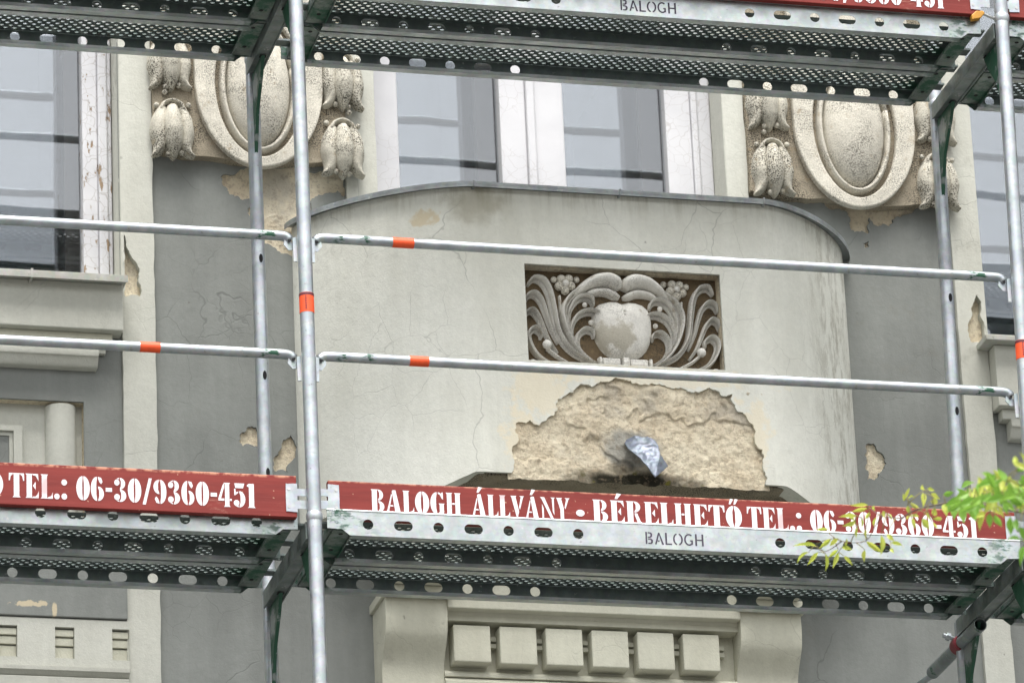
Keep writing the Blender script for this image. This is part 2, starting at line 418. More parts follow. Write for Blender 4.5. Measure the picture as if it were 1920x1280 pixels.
# ------------------------------------------------------------------ the ground
g = MB(); NG = 24
for i in range(NG+1):
    for j in range(NG+1): g.v.append((-120+240*i/NG, -160+240*j/NG, -Z0))
g.f = [(i*(NG+1)+j, (i+1)*(NG+1)+j, (i+1)*(NG+1)+j+1, i*(NG+1)+j+1) for i in range(NG) for j in range(NG)]
obj('ground', g, 'ground', kind='structure')

# ------------------------------------------------------------------ the building
BLD = empty('building', (1.3, 1.6, -Z0), 'weathered grey and cream plaster town house with ornamented facade behind the scaffolding', 'building')
BO = (-1.3, -1.6, Z0)
def part(name, me, mat, **k): return obj(name, me, mat, BLD, BO, **k)
def sub(name, me, mat, par, **k): return obj(name, me, mat, par, **k)
YB, YG, YL = 1.262, 1.25, 1.23          # base coat, grey coat face, pale strip face
WIN_L, WIN_C, WIN_R = (-1.75, -.405, 1.33, 3.1), (.545, 1.88, 1.45, 3.1), (2.86, 4.2, 1.28, 3.1)
big = lambda w, e: rect(w[0]-e, w[1]+e, w[2]-e, w[3]+e)
part('wall', sheet('wall', [rect(-7, 9, -Z0, 5), big(WIN_L, .012), big(WIN_C, .012), big(WIN_R, .012), rect(-1.6, -.545, .12, .856)], YB, 1.84), 'ochre')
FL1 = [(-0.032, 1.758), (0.02, 1.772), (0.099, 1.805), (0.258, 1.824), (0.425, 1.833), (0.424, 1.71), (0.40, 1.733), (0.359, 1.72), (0.304, 1.695), (0.299, 1.636), (0.255, 1.549), (0.229, 1.463), (0.17, 1.481), (0.122, 1.509), (0.09, 1.58), (0.065, 1.621), (0.077, 1.681), (0.018, 1.685), (-0.011, 1.717)]
FL2 = [(0.02, 0.766), (0.046, 0.792), (0.075, 0.793), (0.081, 0.72), (0.025, 0.718), (0.013, 0.737)]
FL3 = [(0.166, 0.717), (0.2, 0.769), (0.208, 0.678), (0.187, 0.626), (0.138, 0.628), (0.154, 0.692)]
FR1 = [(2.148, 1.817), (2.263, 1.825), (2.473, 1.843), (2.646, 1.827), (2.628, 1.804), (2.557, 1.762), (2.512, 1.723), (2.47, 1.721), (2.436, 1.754), (2.431, 1.691), (2.374, 1.691), (2.361, 1.738), (2.343, 1.775), (2.262, 1.803), (2.178, 1.795)]
FR2 = [(2.403, 1.649), (2.425, 1.657), (2.427, 1.635), (2.41, 1.628)]
FR3 = [(2.36, 0.842), (2.389, 0.848), (2.401, 0.82), (2.429, 0.792), (2.424, 0.754), (2.399, 0.733), (2.383, 0.704), (2.357, 0.705), (2.361, 0.732), (2.352, 0.76)]
LLP = [(-0.394, 1.5), (-0.377, 1.439), (-0.34, 1.373), (-0.333, 1.286), (-0.342, 1.263), (-0.392, 1.26), (-0.396, 1.334), (-0.402, 1.375), (-0.399, 1.437)]
LRP = [(2.805, 1.406), (2.83, 1.457), (2.845, 1.43), (2.85, 1.333), (2.853, 1.269), (2.828, 1.264), (2.79, 1.266), (2.793, 1.352)]
part('plaster_coat', sheet('plaster_coat', [rect(-.2865, 2.7455, -Z0+.01, 4.95), rect(.4305, 1.9635, 1.40, 4.9)] + [ragged(p, 3, .22, i) for i, p in enumerate((FL1, FL2, FL3, FR1, FR2, FR3))], YG, YB-.0005), 'grey')
part('plaster_coat', sheet('plaster_coat', [rect(-6.95, -.4065, -Z0+.01, 4.95), big(WIN_L, 0), rect(-1.6, -.545, .12, .856)], YG, YB-.0005), 'grey')
part('plaster_coat', sheet('plaster_coat', [rect(2.8565, 8.95, -Z0+.01, 4.95), big((2.863, *WIN_R[1:]), 0)], YG, YB-.0005), 'grey')
def wavy(x0, x1, z0, z1, seed, a=.0022):
    rnd = random.Random(seed); n = int((z1-z0)/.05); L = []; Rr = []
    for i in range(n+1):
        z = z0+(z1-z0)*i/n
        Rr.append((x1+rnd.uniform(-a, a)*(1 if abs(x1-1.88) > .01 and abs(x1+.405) > .01 else .4), z)); L.append((x0+rnd.uniform(-a, a)*.6, z))
    return Rr + L[::-1]
for x0, x1, z0, hole in ((-.4055, -.287, -2, LLP), (.431, .545, 1.405, None), (1.881, 1.963, 1.405, None), (2.746, 2.8555, -2, LRP)):
    part('pilaster_strip', sheet('pilaster_strip', [wavy(x0, x1, z0, 4.6, int(x0*100)+50)] + ([ragged(hole, 3, .15, 9)] if hole else []), YL, YB-.001), 'light')

# --- windows
def window(w, stiles, panes, peel):
    x0, x1, z0, z1 = w
    rv = MB().box(x1-.001, x1+.011, YL+.003, 1.83, z0, z1).box(x0-.011, x0+.001, YL+.003, 1.83, z0, z1).box(x0, x1, YG, 1.83, z1, z1+.011).box(x0, x1, YG+.02, 1.83, z0-.011, z0)
    part('window_reveal', rv, 'light')
    fr = MB().box(x0+.002, x1-.002, 1.40, 1.46, z0+.001, z0+.06).box(x0+.002, x1-.002, 1.40, 1.46, z1-.07, z1-.001)
    fr.box(x0+.002, x0+.035, 1.39, 1.46, z0+.06, z1-.07).box(x1-.035, x1-.002, 1.39, 1.46, z0+.06, z1-.07)
    wf = part('window', fr, 'frame_peel' if peel else 'frame', bevel=.004)
    for a, b, y, pm in stiles:
        s_ = MB().box(a, b, y, 1.445, z0+.062, z1-.072)
        sub('sash_stile', s_, 'frame_peel' if pm else 'frame', wf, bevel=.006)
    for a, b in panes:
        sub('pane', MB().box(a, b, 1.418, 1.422, z0+.062, z1-.072), 'glass', wf)
    # the inner casement of the box window, a hand's width and more behind
    for a, b in panes:
        sub('inner_pane', MB().box(a+.02, b-.015, 1.688, 1.691, z0+.062, z1-.072), 'glass_inner', wf)
    edges = [x0+.002] + [v for a, b in panes for v in (a+.02, b-.015)] + [x1-.002]
    for k in range(0, len(edges), 2):
        sub('inner_stile', MB().box(edges[k], edges[k+1], 1.67, 1.71, z0+.062, z1-.072), 'inner_wood', wf)
    rm = MB().box(x0-.25, x1+.25, 1.85, 4.2, z0-.3, z1+.3); rm.f = [f for i, f in enumerate(rm.f) if i != 2]
    part('room_interior', rm, 'room')
# panes fill between stiles
window(WIN_L, [(-.425, -.409, 1.372, 1), (-.46, -.425, 1.362, 1), (-.517, -.46, 1.375, 1), (-1.10, -.98, 1.375, 1), (-1.74, -1.65, 1.375, 1)], [(-1.65, -1.10), (-.98, -.517)], True)
window(WIN_C, [(.556, .668, 1.375, 0), (1.057, 1.158, 1.372, 0), (1.158, 1.19, 1.355, 0), (1.19, 1.304, 1.373, 0), (1.70, 1.80, 1.375, 0), (1.80, 1.825, 1.365, 0), (1.826, 1.878, 1.376, 0)], [(.668, 1.057), (1.304, 1.70)], False)
window(WIN_R, [(2.87, 2.905, 1.39, 1), (3.45, 3.60, 1.375, 1), (4.1, 4.19, 1.375, 1)], [(2.905, 3.45), (3.60, 4.1)], True)

# --- left window sill, apron and mouldings
sl = part('window_sill', MB().box(-1.9, -.4035, 1.12, 1.385, 1.281, 1.296).box(-1.9, -.4035, 1.117, 1.1195, 1.268, 1.296), 'sill_sheet', bevel=.002)
sub('sheet_seam', MB().box(-.752, -.744, 1.112, 1.2, 1.266, 1.3), 'sill_sheet', sl)
part('sill_apron', MB().box(-1.9, -.413, 1.168, 1.249, 1.103, 1.2805), 'light', bevel=.004)
part('moulding', MB().box(-1.9, -.447, 1.202, 1.249, 1.073, 1.1025), 'console', bevel=.003)
part('moulding', MB().box(-1.9, -.468, 1.226, 1.249, 1.034, 1.0725), 'light', bevel=.003)
def cyma(y0, y1, z0, z1, n=8): return [(y0+(y1-y0)*(i/n-.0*math.sin(2*math.pi*i/n)), z0+(z1-z0)*(.5-.5*math.cos(math.pi*i/n))) for i in range(n+1)]
part('moulding', MB().prism([(1.249, 1.0335), (1.188, 1.0335), (1.186, 1.012)] + cyma(1.188, 1.222, 1.008, .974) + [(1.249, .972)], -1.9, -.50, 'x'), 'light', smooth='auto')
# recessed panel with half-round column
pn = part('recessed_panel', MB().box(-1.605, -.54, 1.30, 1.33, .11, .86), 'light')
sub('half_column', MB().tube([(-.622, 1.296, .11), (-.622, 1.296, .845)], .055, 28), 'light', pn, smooth='auto')
sub('panel_border', sheet('panel_border', [rect(-1.5, -.762, .15, .765), rect(-1.47, -.792, .19, .745)], 1.275, 1.2995), 'light', pn)
sub('panel_border', sheet('panel_border', [rect(-1.4695, -.7925, .1905, .7445), rect(-1.45, -.806, .21, .73)], 1.287, 1.2998), 'light', pn)
sub('panel_field', MB().box(-1.4495, -.8065, 1.292, 1.2996, .2105, .7295), 'grey', pn)
# lower left frieze
part('fascia', MB().box(-1.9, -.4068, 1.208, 1.2495, .036, .4), 'grey', bevel=.003)
fz = part('frieze', sheet('frieze', [rect(-1.9, -.401, -.146, .031)] + [rect(-.794-.2*k-.066, -.794-.2*k, -.113, .001) for k in range(5)] + [rect(-.662, -.594, -.113, .001), rect(-.461, -.4015, -.113, .001)], 1.216, 1.2495), 'light')
for xa, xb in [(-.860-.2*k, -.794-.2*k) for k in range(5)] + [(-.662, -.594), (-.461, -.4015)]:
    for k in range(3): sub('slat', MB().box(xa+.001, xb-.001, 1.226+.007*k, 1.2492, [-.03, -.062, -.1125][k], [-.006, -.034, -.066][k]), 'console', fz, bevel=.002)
part('moulding', MB().prism([(1.249, -.1465), (1.205, -.1465)] + cyma(1.206, 1.235, -.16, -.178) + [(1.249, -.18)], -1.9, -.402, 'x'), 'light', smooth='auto')
part('moulding', MB().box(-1.9, -.403, 1.214, 1.2492, -.215, -.1805), 'light', bevel=.004)
# right window sill and apron
sr = part('window_sill', MB().box(2.812, 4.3, 1.12, 1.37, 1.232, 1.255), 'sill_sheet', bevel=.003)
part('sill_apron', MB().box(2.8575, 4.3, 1.165, 1.249, .99, 1.2315), 'light', bevel=.004)
part('moulding', MB().box(2.88, 4.3, 1.195, 1.249, .95, .9895), 'light', bevel=.003)
part('moulding', MB().prism([(1.249, .9495), (1.19, .9495), (1.188, .925)] + cyma(1.19, 1.225, .92, .88) + [(1.249, .878)], 2.91, 4.3, 'x'), 'light', smooth='auto')

# --- balcony parapet
NB = 1.45
def arc(cx, w, n=26):
    o = []
    for i in range(n+1):
        a = math.pi/2*i/n; t = max(0, math.cos(a))**(2/NB); k = max(0, math.sin(a))**(2/NB)
        o.append((cx+w*t, 1.25-.46*k))
    return o
ARC_L = arc(.79, -.565); ARC_R = arc(1.87, .444)[::-1]        # wall -> front, front -> wall
OUT = ARC_L + ARC_R
def inset(path, d):
    o = []
    for i, p in enumerate(path):
        a, b = path[max(i-1, 0)], path[min(i+1, len(path)-1)]; dx, dy = b[0]-a[0], b[1]-a[1]; L = math.hypot(dx, dy) or 1
        o.append((p[0]-dy/L*d, p[1]+dx/L*d))
    return o
PZ0, PZ1 = .488, 1.572
PATCH = [(0.889, 0.4885), (0.894, 0.564), (0.91, 0.673), (0.963, 0.69), (0.995, 0.671), (1.067, 0.774), (1.138, 0.822), (1.196, 0.828), (1.267, 0.856), (1.326, 0.862), (1.373, 0.846), (1.447, 0.852), (1.522, 0.843), (1.629, 0.848), (1.713, 0.828), (1.726, 0.765), (1.762, 0.745), (1.788, 0.642), (1.819, 0.534), (1.817, 0.4885)]
def ragged_open(P, it, amp, seed):
    q = ragged(P, it, amp, seed); return q[:(len(P)-1)*2**it+1]
PANEL = rect(.968, 1.693, .918, 1.288)
flat_loop = [(.7895, PZ0)] + ragged_open(PATCH, 4, .2, 4) + [(1.8705, PZ0), (1.8705, PZ1), (.7895, PZ1)]
bal = part('balcony_parapet', sheet('balcony_parapet', [flat_loop, PANEL], .790, .801), 'parapet')
bal['label'] = 'bowed pale plaster balcony parapet with relief panel and broken plaster patch'
for P in (ARC_L, ARC_R):
    ring = P + inset(P, .09)[::-1]
    ce = MB().prism(ring, PZ0, PZ1, 'z'); xt = .79 if P is ARC_L else 1.87
    ce.v = [(x, y, z - min(.075, .42*max(0, abs(x-xt)-.03)) if z < PZ0+.001 else z) for x, y, z in ce.v]   # the lower edge sweeps down towards the wall
    sub('curved_end', ce, 'parapet', bal, smooth='auto')
sub('parapet_core', sheet('parapet_core', [rect(.792, 1.868, PZ0+.012, PZ1-.002), PANEL], .822, .88), 'ochre', bal)
# broken patch: rough bare base coat
pm = MB(); NX, NZ = 280, 118
for j in range(NZ+1):
    for i in range(NX+1):
        x = .875+.96*i/NX; z = .470+.405*j/NZ
        v = Vector((x, 0, z))
        h = mnoise.fractal(v*9, 1, 2, 5)*.007 + mnoise.fractal(v*38, 1, 2, 3)*.0035
        slab = mnoise.noise(v*5.5+Vector((3, 1, 7))); slab += .25*mnoise.noise(v*28); h += .007*min(1, max(0, (slab-.06)/.03))      # remaining scabs of plaster
        zz = z
        if j == 0: zz = z + .012*mnoise.noise(Vector((x*14, 4, 1))) + .004*mnoise.noise(Vector((x*50, 9, 1)))
        y = .803 - h
        d = math.hypot((x-1.345)/.075, (z-.565)/.07)
        if d < 1: y += .011*(1-d)
        pm.v.append((x, y, zz))
pm.f = [(j*(NX+1)+i, j*(NX+1)+i+1, (j+1)*(NX+1)+i+1, (j+1)*(NX+1)+i) for j in range(NZ) for i in range(NX)]
sub('bare_base_coat', pm, 'ochre', bal, smooth=True)
sub('soffit', MB().prism(inset(OUT, .022), .4835, .56, 'z'), 'stone_bed', bal)  # dark brown material puts the shade below the balcony into the soffit colour
sub('floor', MB().prism(inset(OUT, .092), .57, .60, 'z'), 'cap', bal)
# zinc cap in five sheets
def cap_strip(P):
    o, i_ = inset(P, -.028), inset(P, .115); o2 = inset(P, -.0215)
    m = MB().prism(o + i_[::-1], PZ1+.002, PZ1+.012, 'z')
    lip = inset(P, -.0265)
    return m.prism(o + lip[::-1], PZ1-.009, PZ1+.0015, 'z')
lin = lambda a, b: [(a+(b-a)*i/4, .79) for i in range(5)]
for P in (ARC_L[:15], ARC_L[14:], lin(.79, 1.33), lin(1.33, 1.87), ARC_R[:13], ARC_R[12:]):
    cs = sub('cap_sheet', cap_strip(P), 'cap', bal, smooth='auto')
for x in (.79, 1.33, 1.87):
    sub('cap_seam', MB().box(x-.004, x+.004, .759, .90, PZ1-.010, PZ1+.016), 'cap', bal, bevel=.002)
# lead drain spout
sp = MB()
sp.add([(1.302,.80,.632),(1.335,.772,.642),(1.380,.760,.636),(1.404,.738,.606),(1.411,.715,.560),(1.381,.69,.458),(1.340,.712,.532),(1.306,.752,.585),(1.444,.738,.520),(1.43,.765,.555),(1.41,.80,.615),(1.362,.738,.590)],
       [(0,1,11,7),(1,2,3,11),(3,4,11),(4,5,6,11),(6,7,11),(4,8,5),(4,3,9,8),(3,2,10,9)])
so = sub('drain_spout', sp, 'spout', bal, smooth='auto')
m_ = so.modifiers.new('d', 'SUBSURF'); m_.subdivision_type = 'SIMPLE'; m_.levels = m_.render_levels = 4
tx = bpy.data.textures.new('dents', 'CLOUDS'); tx.noise_scale = .035
m_ = so.modifiers.new('n', 'DISPLACE'); m_.texture = tx; m_.strength = .016; m_.texture_coords = 'LOCAL'
m_ = so.modifiers.new('s', 'SOLIDIFY'); m_.thickness = .004
# relief panel: scrolled leaves round a shield
bed = sub('relief_bed', MB().box(.960, 1.701, .852, .878, .912, 1.294), 'panel_bed', bal)
def zc(p): return (.8162+.00055705*p[0]-.0000301*p[1], 1.36105+.00003195*p[0]-.00058049*p[1])
CX = 1.3335; YR = .852
def strokes(name, pts, hw, ht, prof='groove', mat='stone_white', conv=1):
    P = [zc(p) for p in pts]
    for s in (1, -1):
        Q = P if s == 1 else [(2*CX-x, z) for x, z in P]
        # the raised rim stays on the convex side on both halves
        sub(name, MB().relief(Q, [w*s*conv*(.8 if prof == 'groove' else 1.05) for w in hw], [h*1.38 for h in ht], YR, prof), mat, bal, smooth=True)
def balls(name, pts, r, h, mat='stone_white'):
    for p in pts:
        x, z = zc(p)
        for xx in (x, 2*CX-x): sub(name, MB().ball((xx, YR-h+r*.6, z), r), mat, bal, smooth=True)
strokes('acanthus_lobe', [(790,775),(690,740),(590,670),(525,565),(495,430),(465,310),(420,235),(360,215),(325,255)], [.010,.011,.012,.013,.014,.015,.015,.012,.006], [.018,.028,.034,.038,.04,.042,.044,.038,.02])
strokes('acanthus_lobe', [(530,640),(480,540),(445,440),(410,360),(365,318),(325,328),(310,370)], [.006,.009,.011,.013,.014,.011,.005], [.014,.022,.03,.036,.04,.036,.02])
strokes('acanthus_lobe', [(530,700),(470,620),(430,540),(395,470),(355,428),(320,440),(308,485)], [.006,.009,.011,.012,.013,.010,.005], [.012,.02,.026,.032,.038,.034,.02])
strokes('acanthus_lobe', [(640,795),(500,775),(400,720),(345,640),(335,580),(370,548),(412,575),(415,610)], [.007,.010,.012,.013,.013,.013,.011,.006], [.014,.022,.028,.034,.038,.04,.036,.02], conv=-1)
strokes('scroll', [(780,775),(690,710),(620,620),(575,510),(565,420),(605,340),(680,280)], [.011,.012,.014,.015,.016,.015,.012], [.02,.032,.04,.044,.044,.042,.034], conv=-1)
strokes('leaf_head', [(630,325),(690,270),(770,232),(850,228),(905,252),(925,285)], [.009,.017,.024,.028,.026,.017], [.02,.04,.052,.056,.054,.032], 'round')
strokes('leaf_rim', [(690,330),(760,300),(840,300),(900,325),(935,335)], [.008,.013,.014,.013,.007], [.016,.026,.032,.034,.02], 'round')
strokes('inner_lobe', [(610,560),(600,450),(640,365),(700,338),(745,355),(762,395)], [.007,.011,.014,.014,.012,.006], [.018,.03,.038,.042,.038,.022], conv=-1)
strokes('inner_lobe', [(640,660),(618,560),(650,470),(720,435),(785,450),(805,490)], [.007,.010,.013,.013,.011,.006], [.016,.028,.036,.04,.038,.022], conv=-1)
strokes('inner_lobe', [(720,740),(665,660),(665,590),(710,553),(755,568),(765,605)], [.008,.012,.014,.015,.011,.005], [.014,.022,.028,.032,.03,.018], conv=-1)
strokes('tendril', [(545,440),(545,370),(540,320)], [.004,.005,.005], [.016,.016,.014], 'round')
balls('berry', [(700,392),(742,510)], .0095, .03); balls('berry', [(452,655)], .017, .036)
strokes('bead_stalk', [(600,765),(520,720),(460,670)], [.005,.006,.006], [.014,.018,.02], 'round')
for k in range(5):
    a = 2*math.pi*k/5+.3; balls('blossom_petal', [(572+42*math.cos(a), 248+42*math.sin(a))], .0165, .026, 'stone')
balls('blossom_heart', [(572, 248)], .0125, .034); balls('bud', [(500, 215), (650, 215)], .012, .018, 'stone')
balls('corner_blossom', [(365, 778)], .018, .026)
# shield
sh = MB(); n, m = 28, 12
for j in range(m+1):
    rr = j/m
    for k in range(n):
        a = 2*math.pi*k/n; cx, cz = zc((972, 535))
        ca, sa = math.cos(a), math.sin(a); ex = 3.4 if sa > 0 else 2.3
        q = (abs(ca)**ex + abs(sa)**ex)**(-1/ex)
        wx = .112*(1-.06*max(0, -sa)); hz = .100 if sa > 0 else .128
        cleft = 1 - .05*math.exp(-(ca/.16)**2)*(sa > 0)
        h = .060*math.sqrt(max(0, 1-rr**2.6)) - .010*rr*math.exp(-(rr*ca/.10)**2)*max(0, sa)
        sh.v.append((CX+wx*q*rr*ca, YR+.003-h*1.1, cz+hz*q*rr*sa*cleft))
sh.f = [(j*n+k, j*n+(k+1) % n, (j+1)*n+(k+1) % n, (j+1)*n+k) for j in range(m) for k in range(n)]
sub('shield', sh, 'shield', bal, smooth=True)
for p in ((970,450),(972,475),(974,500),(976,525)):
    x, z = zc(p); sub('bead', MB().ball((CX, YR-.056, z), .0055), 'stone_white', bal, smooth=True)
#strokes('shield_fold', [(965,385),(930,365),(880,370),(820,395)], [.008,.010,.010,.006], [.045,.048,.046,.03], 'round')
for x0, x1, h in ((-.098,-.088,.04),(-.084,-.018,.03),(-.012,.012,.045),(.018,.084,.03),(.088,.098,.04)):
    sub('band', MB().prism([(YR, .915), (YR-h, .918), (YR-h*1.1, .935), (YR-h, .955), (YR, .962)], CX+x0, CX+x1, 'x'), 'stone_white', bal, bevel=.004)

# --- cartouches with hanging tulips on the piers
def tulip(par, cx, zt, s=1., flip=1):
    """tulip hanging down from zt, about .235 m long"""
    W = lambda u, v: (cx+flip*u*s*.88, zt+v*s)
    y = 1.205
    sub('calyx_ring', MB().relief([W(-.048,-.035), W(-.034,-.010), W(0,.002), W(.034,-.010), W(.048,-.035)], .0095, .038, y, 'round'), 'stone_dirty', par, smooth=True)
    sub('petal', MB().relief([W(-.040,-.025), W(-.052,-.075), W(-.056,-.125), W(-.052,-.170), W(-.064,-.200), W(-.086,-.220)], [.018,.031,.034,.028,.018,.004], [.03,.048,.054,.048,.042,.034], y, 'round'), 'stone_dirty', par, smooth=True)
    sub('petal', MB().relief([W(.040,-.025), W(.052,-.075), W(.056,-.125), W(.052,-.170), W(.064,-.200), W(.090,-.216)], [.018,.031,.034,.028,.018,.004], [.03,.048,.054,.048,.042,.034], y, 'round'), 'stone_dirty', par, smooth=True)
    sub('petal', MB().relief([W(0,-.020), W(-.002,-.07), W(0,-.125), W(.001,-.172), W(.002,-.205), W(.002,-.228)], [.020,.038,.043,.036,.020,.003], [.045,.074,.084,.074,.056,.034], y, 'round', 11), 'stone_dirty', par, smooth=True)
    for u, v in ((-.020,-.212), (.034,-.205)): sub('stamen', MB().ball((W(u, v)[0], y-.018, W(u, v)[1]), .011*s), 'stone_dirty', par, smooth=True)
    for u, v in ((-.066,-.018), (.068,-.012), (-.03,.035)): sub('bead', MB().ball((W(u, v)[0], y-.014, W(u, v)[1]), .0105*s), 'stone_dirty', par, smooth=True)
def cartouche(x0, x1, cx, zb, tl, tr, seed, zo):
    bed_ = ragged([(x0, zb+.02), (x0+.2*(x1-x0), zb), (cx, zb-.01), (x1-.2*(x1-x0), zb), (x1, zb+.02)], 0)
    loop = ragged_open(bed_, 3, .05, seed) + [(x1, 2.62), (x0, 2.62)]
    c = part('cartouche', sheet('cartouche', [loop], 1.205, 1.2495), 'stone_bed')
    zc_ = zo+.265
    U = [(cx+.238*math.cos(R(180+180*i/36)), zc_+.01+.338*math.sin(R(180+180*i/36))) for i in range(37)] + [(cx+.238, 2.60), (cx-.238, 2.60)]
    sub('shield_band', sheet('shield_band', [U, ell(cx, zc_, .163, .286, 48)], 1.172, 1.2045), 'stone', c, bevel=.006)
    rim = [(cx+.133*math.cos(2*math.pi*i/40+.3), zc_+.256*math.sin(2*math.pi*i/40+.3)) for i in range(41)]
    sub('oval_rim', MB().relief(rim, .0125, .04, 1.205, 'round', 9, 1), 'stone', c, smooth=True)
    ov = MB(); n, m = 40, 14
    for j in range(m+1):
        rr = j/m
        for k in range(n):
            a = 2*math.pi*k/n; ov.v.append((cx+.121*rr*math.cos(a), 1.208-.088*math.sqrt(max(0, 1-rr**2.1)), zc_+.243*rr*math.sin(a)))
    ov.f = [(j*n+k, j*n+(k+1) % n, (j+1)*n+(k+1) % n, (j+1)*n+k) for j in range(m) for k in range(n)]
    sub('oval_boss', ov, 'stone', c, smooth=True)
    for (tx, tz), fl in ((tl, 1), (tr, -1)):
        tulip(c, tx, tz, 1, fl); tulip(c, tx-.006*fl, tz+.268, 1, fl)
    return c
cartouche(-.285, .4295, .103, 1.815, (-.217, 2.02), (.413, 1.985), 3, 1.838)
cartouche(1.9645, 2.744, 2.378, 1.795, (2.052, 2.015), (2.700, 2.0), 8, 1.822)

# --- consoles and dentilled frieze below the balcony
PROF = [(1.05,.10),(1.047,.06),(1.048,.02),(1.058,-.02),(1.078,-.05),(1.103,-.08),(1.122,-.11),(1.130,-.14),(1.130,-.18),(1.127,-.24),(1.13,-.34),(1.15,-.44),(1.2,-.52),(1.2495,-.56)]
def prof_fine(): return catmull(PROF, 4)
for x0, x1 in ((.478, .700), (1.772, 1.998)):
    c = part('console', MB().prism(prof_fine() + [(1.2495, .10)], x0, x1, 'x'), 'console', smooth='auto')
    sub('abacus', MB().box(x0-.012, x1+.014, 1.005, 1.249, .101, .135), 'console', c, bevel=.004)
    sub('corbel', MB().box(x0+.02, x1-.02, .95, 1.249, .1355, .485), 'console', c)
X0, X1 = .7005, 1.7715
en = part('entablature', MB().box(X0, X1, 1.155, 1.2492, -1.2, .043), 'console')
sub('band', MB().box(X0, X1, 1.035, 1.2491, .067, .48), 'console', en, bevel=.004)
sub('band', MB().prism([(1.249,.0665),(1.075,.0665),(1.085,.055),(1.082,.044),(1.082,.036),(1.1545,.034)], X0, X1, 'x'), 'console', en)
for k in range(6):
    sub('dentil', MB().box(.7265+.1675*k, .7265+.1675*k+.134, 1.078, 1.1545, -.116+random.uniform(-.002,.002), .020), 'console', en, bevel=.004)
    xg = .7265+.1675*k+.135
    for z in (-.012, -.037): sub('slat', MB().box(xg, min(xg+.0315, X1), 1.128, 1.1545, z-.008, z+.008), 'console', en)
sub('band', MB().prism([(1.1545,-.135),(1.128,-.135),(1.116,-.147),(1.116,-.158),(1.1545,-.162)], X0, X1, 'x'), 'console', en)
sub('band', MB().prism([(1.1545,-.163),(1.124,-.163),(1.108,-.178),(1.108,-.24),(1.1545,-.25)], X0, X1, 'x'), 'console', en)

# ------------------------------------------------------------------ scaffold
L, D = 2.51, .745
COLX = {0: -2.51, 1: 0.0, 2: 2.51, 3: 5.03}; LEAN = {0: 0., 1: -.006, 2: .020, 3: .01}
def dot(c, r, n=8): return ell(c[0], c[1], r, r, n)
def cyl_mesh(p0, p1, r, n=18): return MB().tube([p0, p1], r, n)
frame_meshes = {}
def frame_thing(ci, lev, label, tapes=()):
    z = lev*2.0; lean = LEAN[ci]
    x = COLX[ci]+lean*z + (.02 if ci == 2 and lev < 0 else 0)
    e = empty('scaffold_portal', (x, 0, z), label, 'scaffold frame', 'upright frames of the scaffold', (0, math.atan(lean) if not (ci == 2 and lev < 0) else 0, 0))
    if not frame_meshes:
        for nm, y in (('f', 0), ('b', D)):
            t = MB().tube([(0, y, -.012), (0, y, 1.985)], .0242, 22)
            frame_meshes[nm] = t.mesh('standard')
            k = MB().tube([(0, y, -.02), (0, y, -.012), (0, y, .004), (0, y, .010)], [.0245, .0275, .0275, .0245], 22)
            frame_meshes[nm+'c'] = k.mesh('collar')
        # top beam is an open-bottom channel
        tr = MB().prism([(-.026, 1.985), (.026, 1.985), (.026, 1.925), (.021, 1.925), (.021, 1.98), (-.021, 1.98), (-.021, 1.925), (-.026, 1.925)], .022, D-.022, 'y')
        tr.box(-.0208, .0208, .03, D-.03, 1.929, 1.934)
        frame_meshes['t'] = tr.mesh('transom')
        for nm, y, s in (('gf', .0225, 1), ('gb', D-.0225, -1)):
            g_ = MB().prism([(y, 1.9245), (y+s*.17, 1.9245), (y+s*.135, 1.87), (y+s*.05, 1.77), (y+s*.012, 1.66), (y, 1.62)], -.006, .006, 'x')
            frame_meshes[nm] = g_.mesh('gusset')
        for s in (-1, 1): frame_meshes['lug', s] = MB().prism([(s*.024, -.055), (s*.036, -.055), (s*.038, .03), (s*.024, .035)], .012, .018, 'y').mesh('pin_lug')
        frame_meshes['slot'] = MB().add([(.007*math.cos(a)+.004, D-.0247, .017*math.sin(a)) for a in [2*math.pi*i/12 for i in range(12)]], [list(range(12))]).mesh('slot', False)
        frame_meshes['dark'] = MB().box(-.012, .012, -.012, .012, 1.9237, 1.9247).mesh('slot')
    F = frame_meshes
    obj('standard', F['f'], 'tube', e, smooth='auto'); obj('standard', F['b'], 'tube', e, smooth='auto')
    obj('collar', F['fc'], 'tube', e, smooth='auto'); obj('collar', F['bc'], 'tube', e, smooth='auto')
    obj('transom', F['t'], 'transom', e)
    obj('gusset', F['gf'], 'gusset', e); obj('gusset', F['gb'], 'gusset', e)
    if lev >= 0:
        for zz in (.535, .965):
            for s in (-1, 1): obj('pin_lug', F['lug', s], 'tube', e, (0, 0, zz))
        for zz in (.42, .78, 1.22): obj('slot', F['slot'], 'hole', e, (0, 0, zz))
    for yy in (.172, .562): obj('slot', F['dark'], 'hole', e, (0, yy, 0))
    for z0, z1 in tapes:
        tp = obj('tape_band', MB().tube([(0, 0, z0), (0, 0, z1)], .0252, 22), 'tape', e, smooth='auto')
        obj('tape_edge', MB().tube([(0, 0, z1-.010), (0, 0, z1-.001)], .0256, 22), 'tape_dark', tp, smooth='auto')
        mk = MB(); rnd = random.Random(3)
        for k in range(6):
            zz = z0+.008+k*.0085; mk.add([(-.010, -.0262, zz), (-.006, -.0262, zz), (-.006, -.0262, zz+.006), (-.010, -.0262, zz+.006)], [(0,1,2,3)])
        obj('tape_print', mk, 'tape_dark', tp)
    return e
colname = {0: 'out at the far left', 1: 'beside the left end of the balcony', 2: 'beside the right end of the balcony', 3: 'out at the far right'}
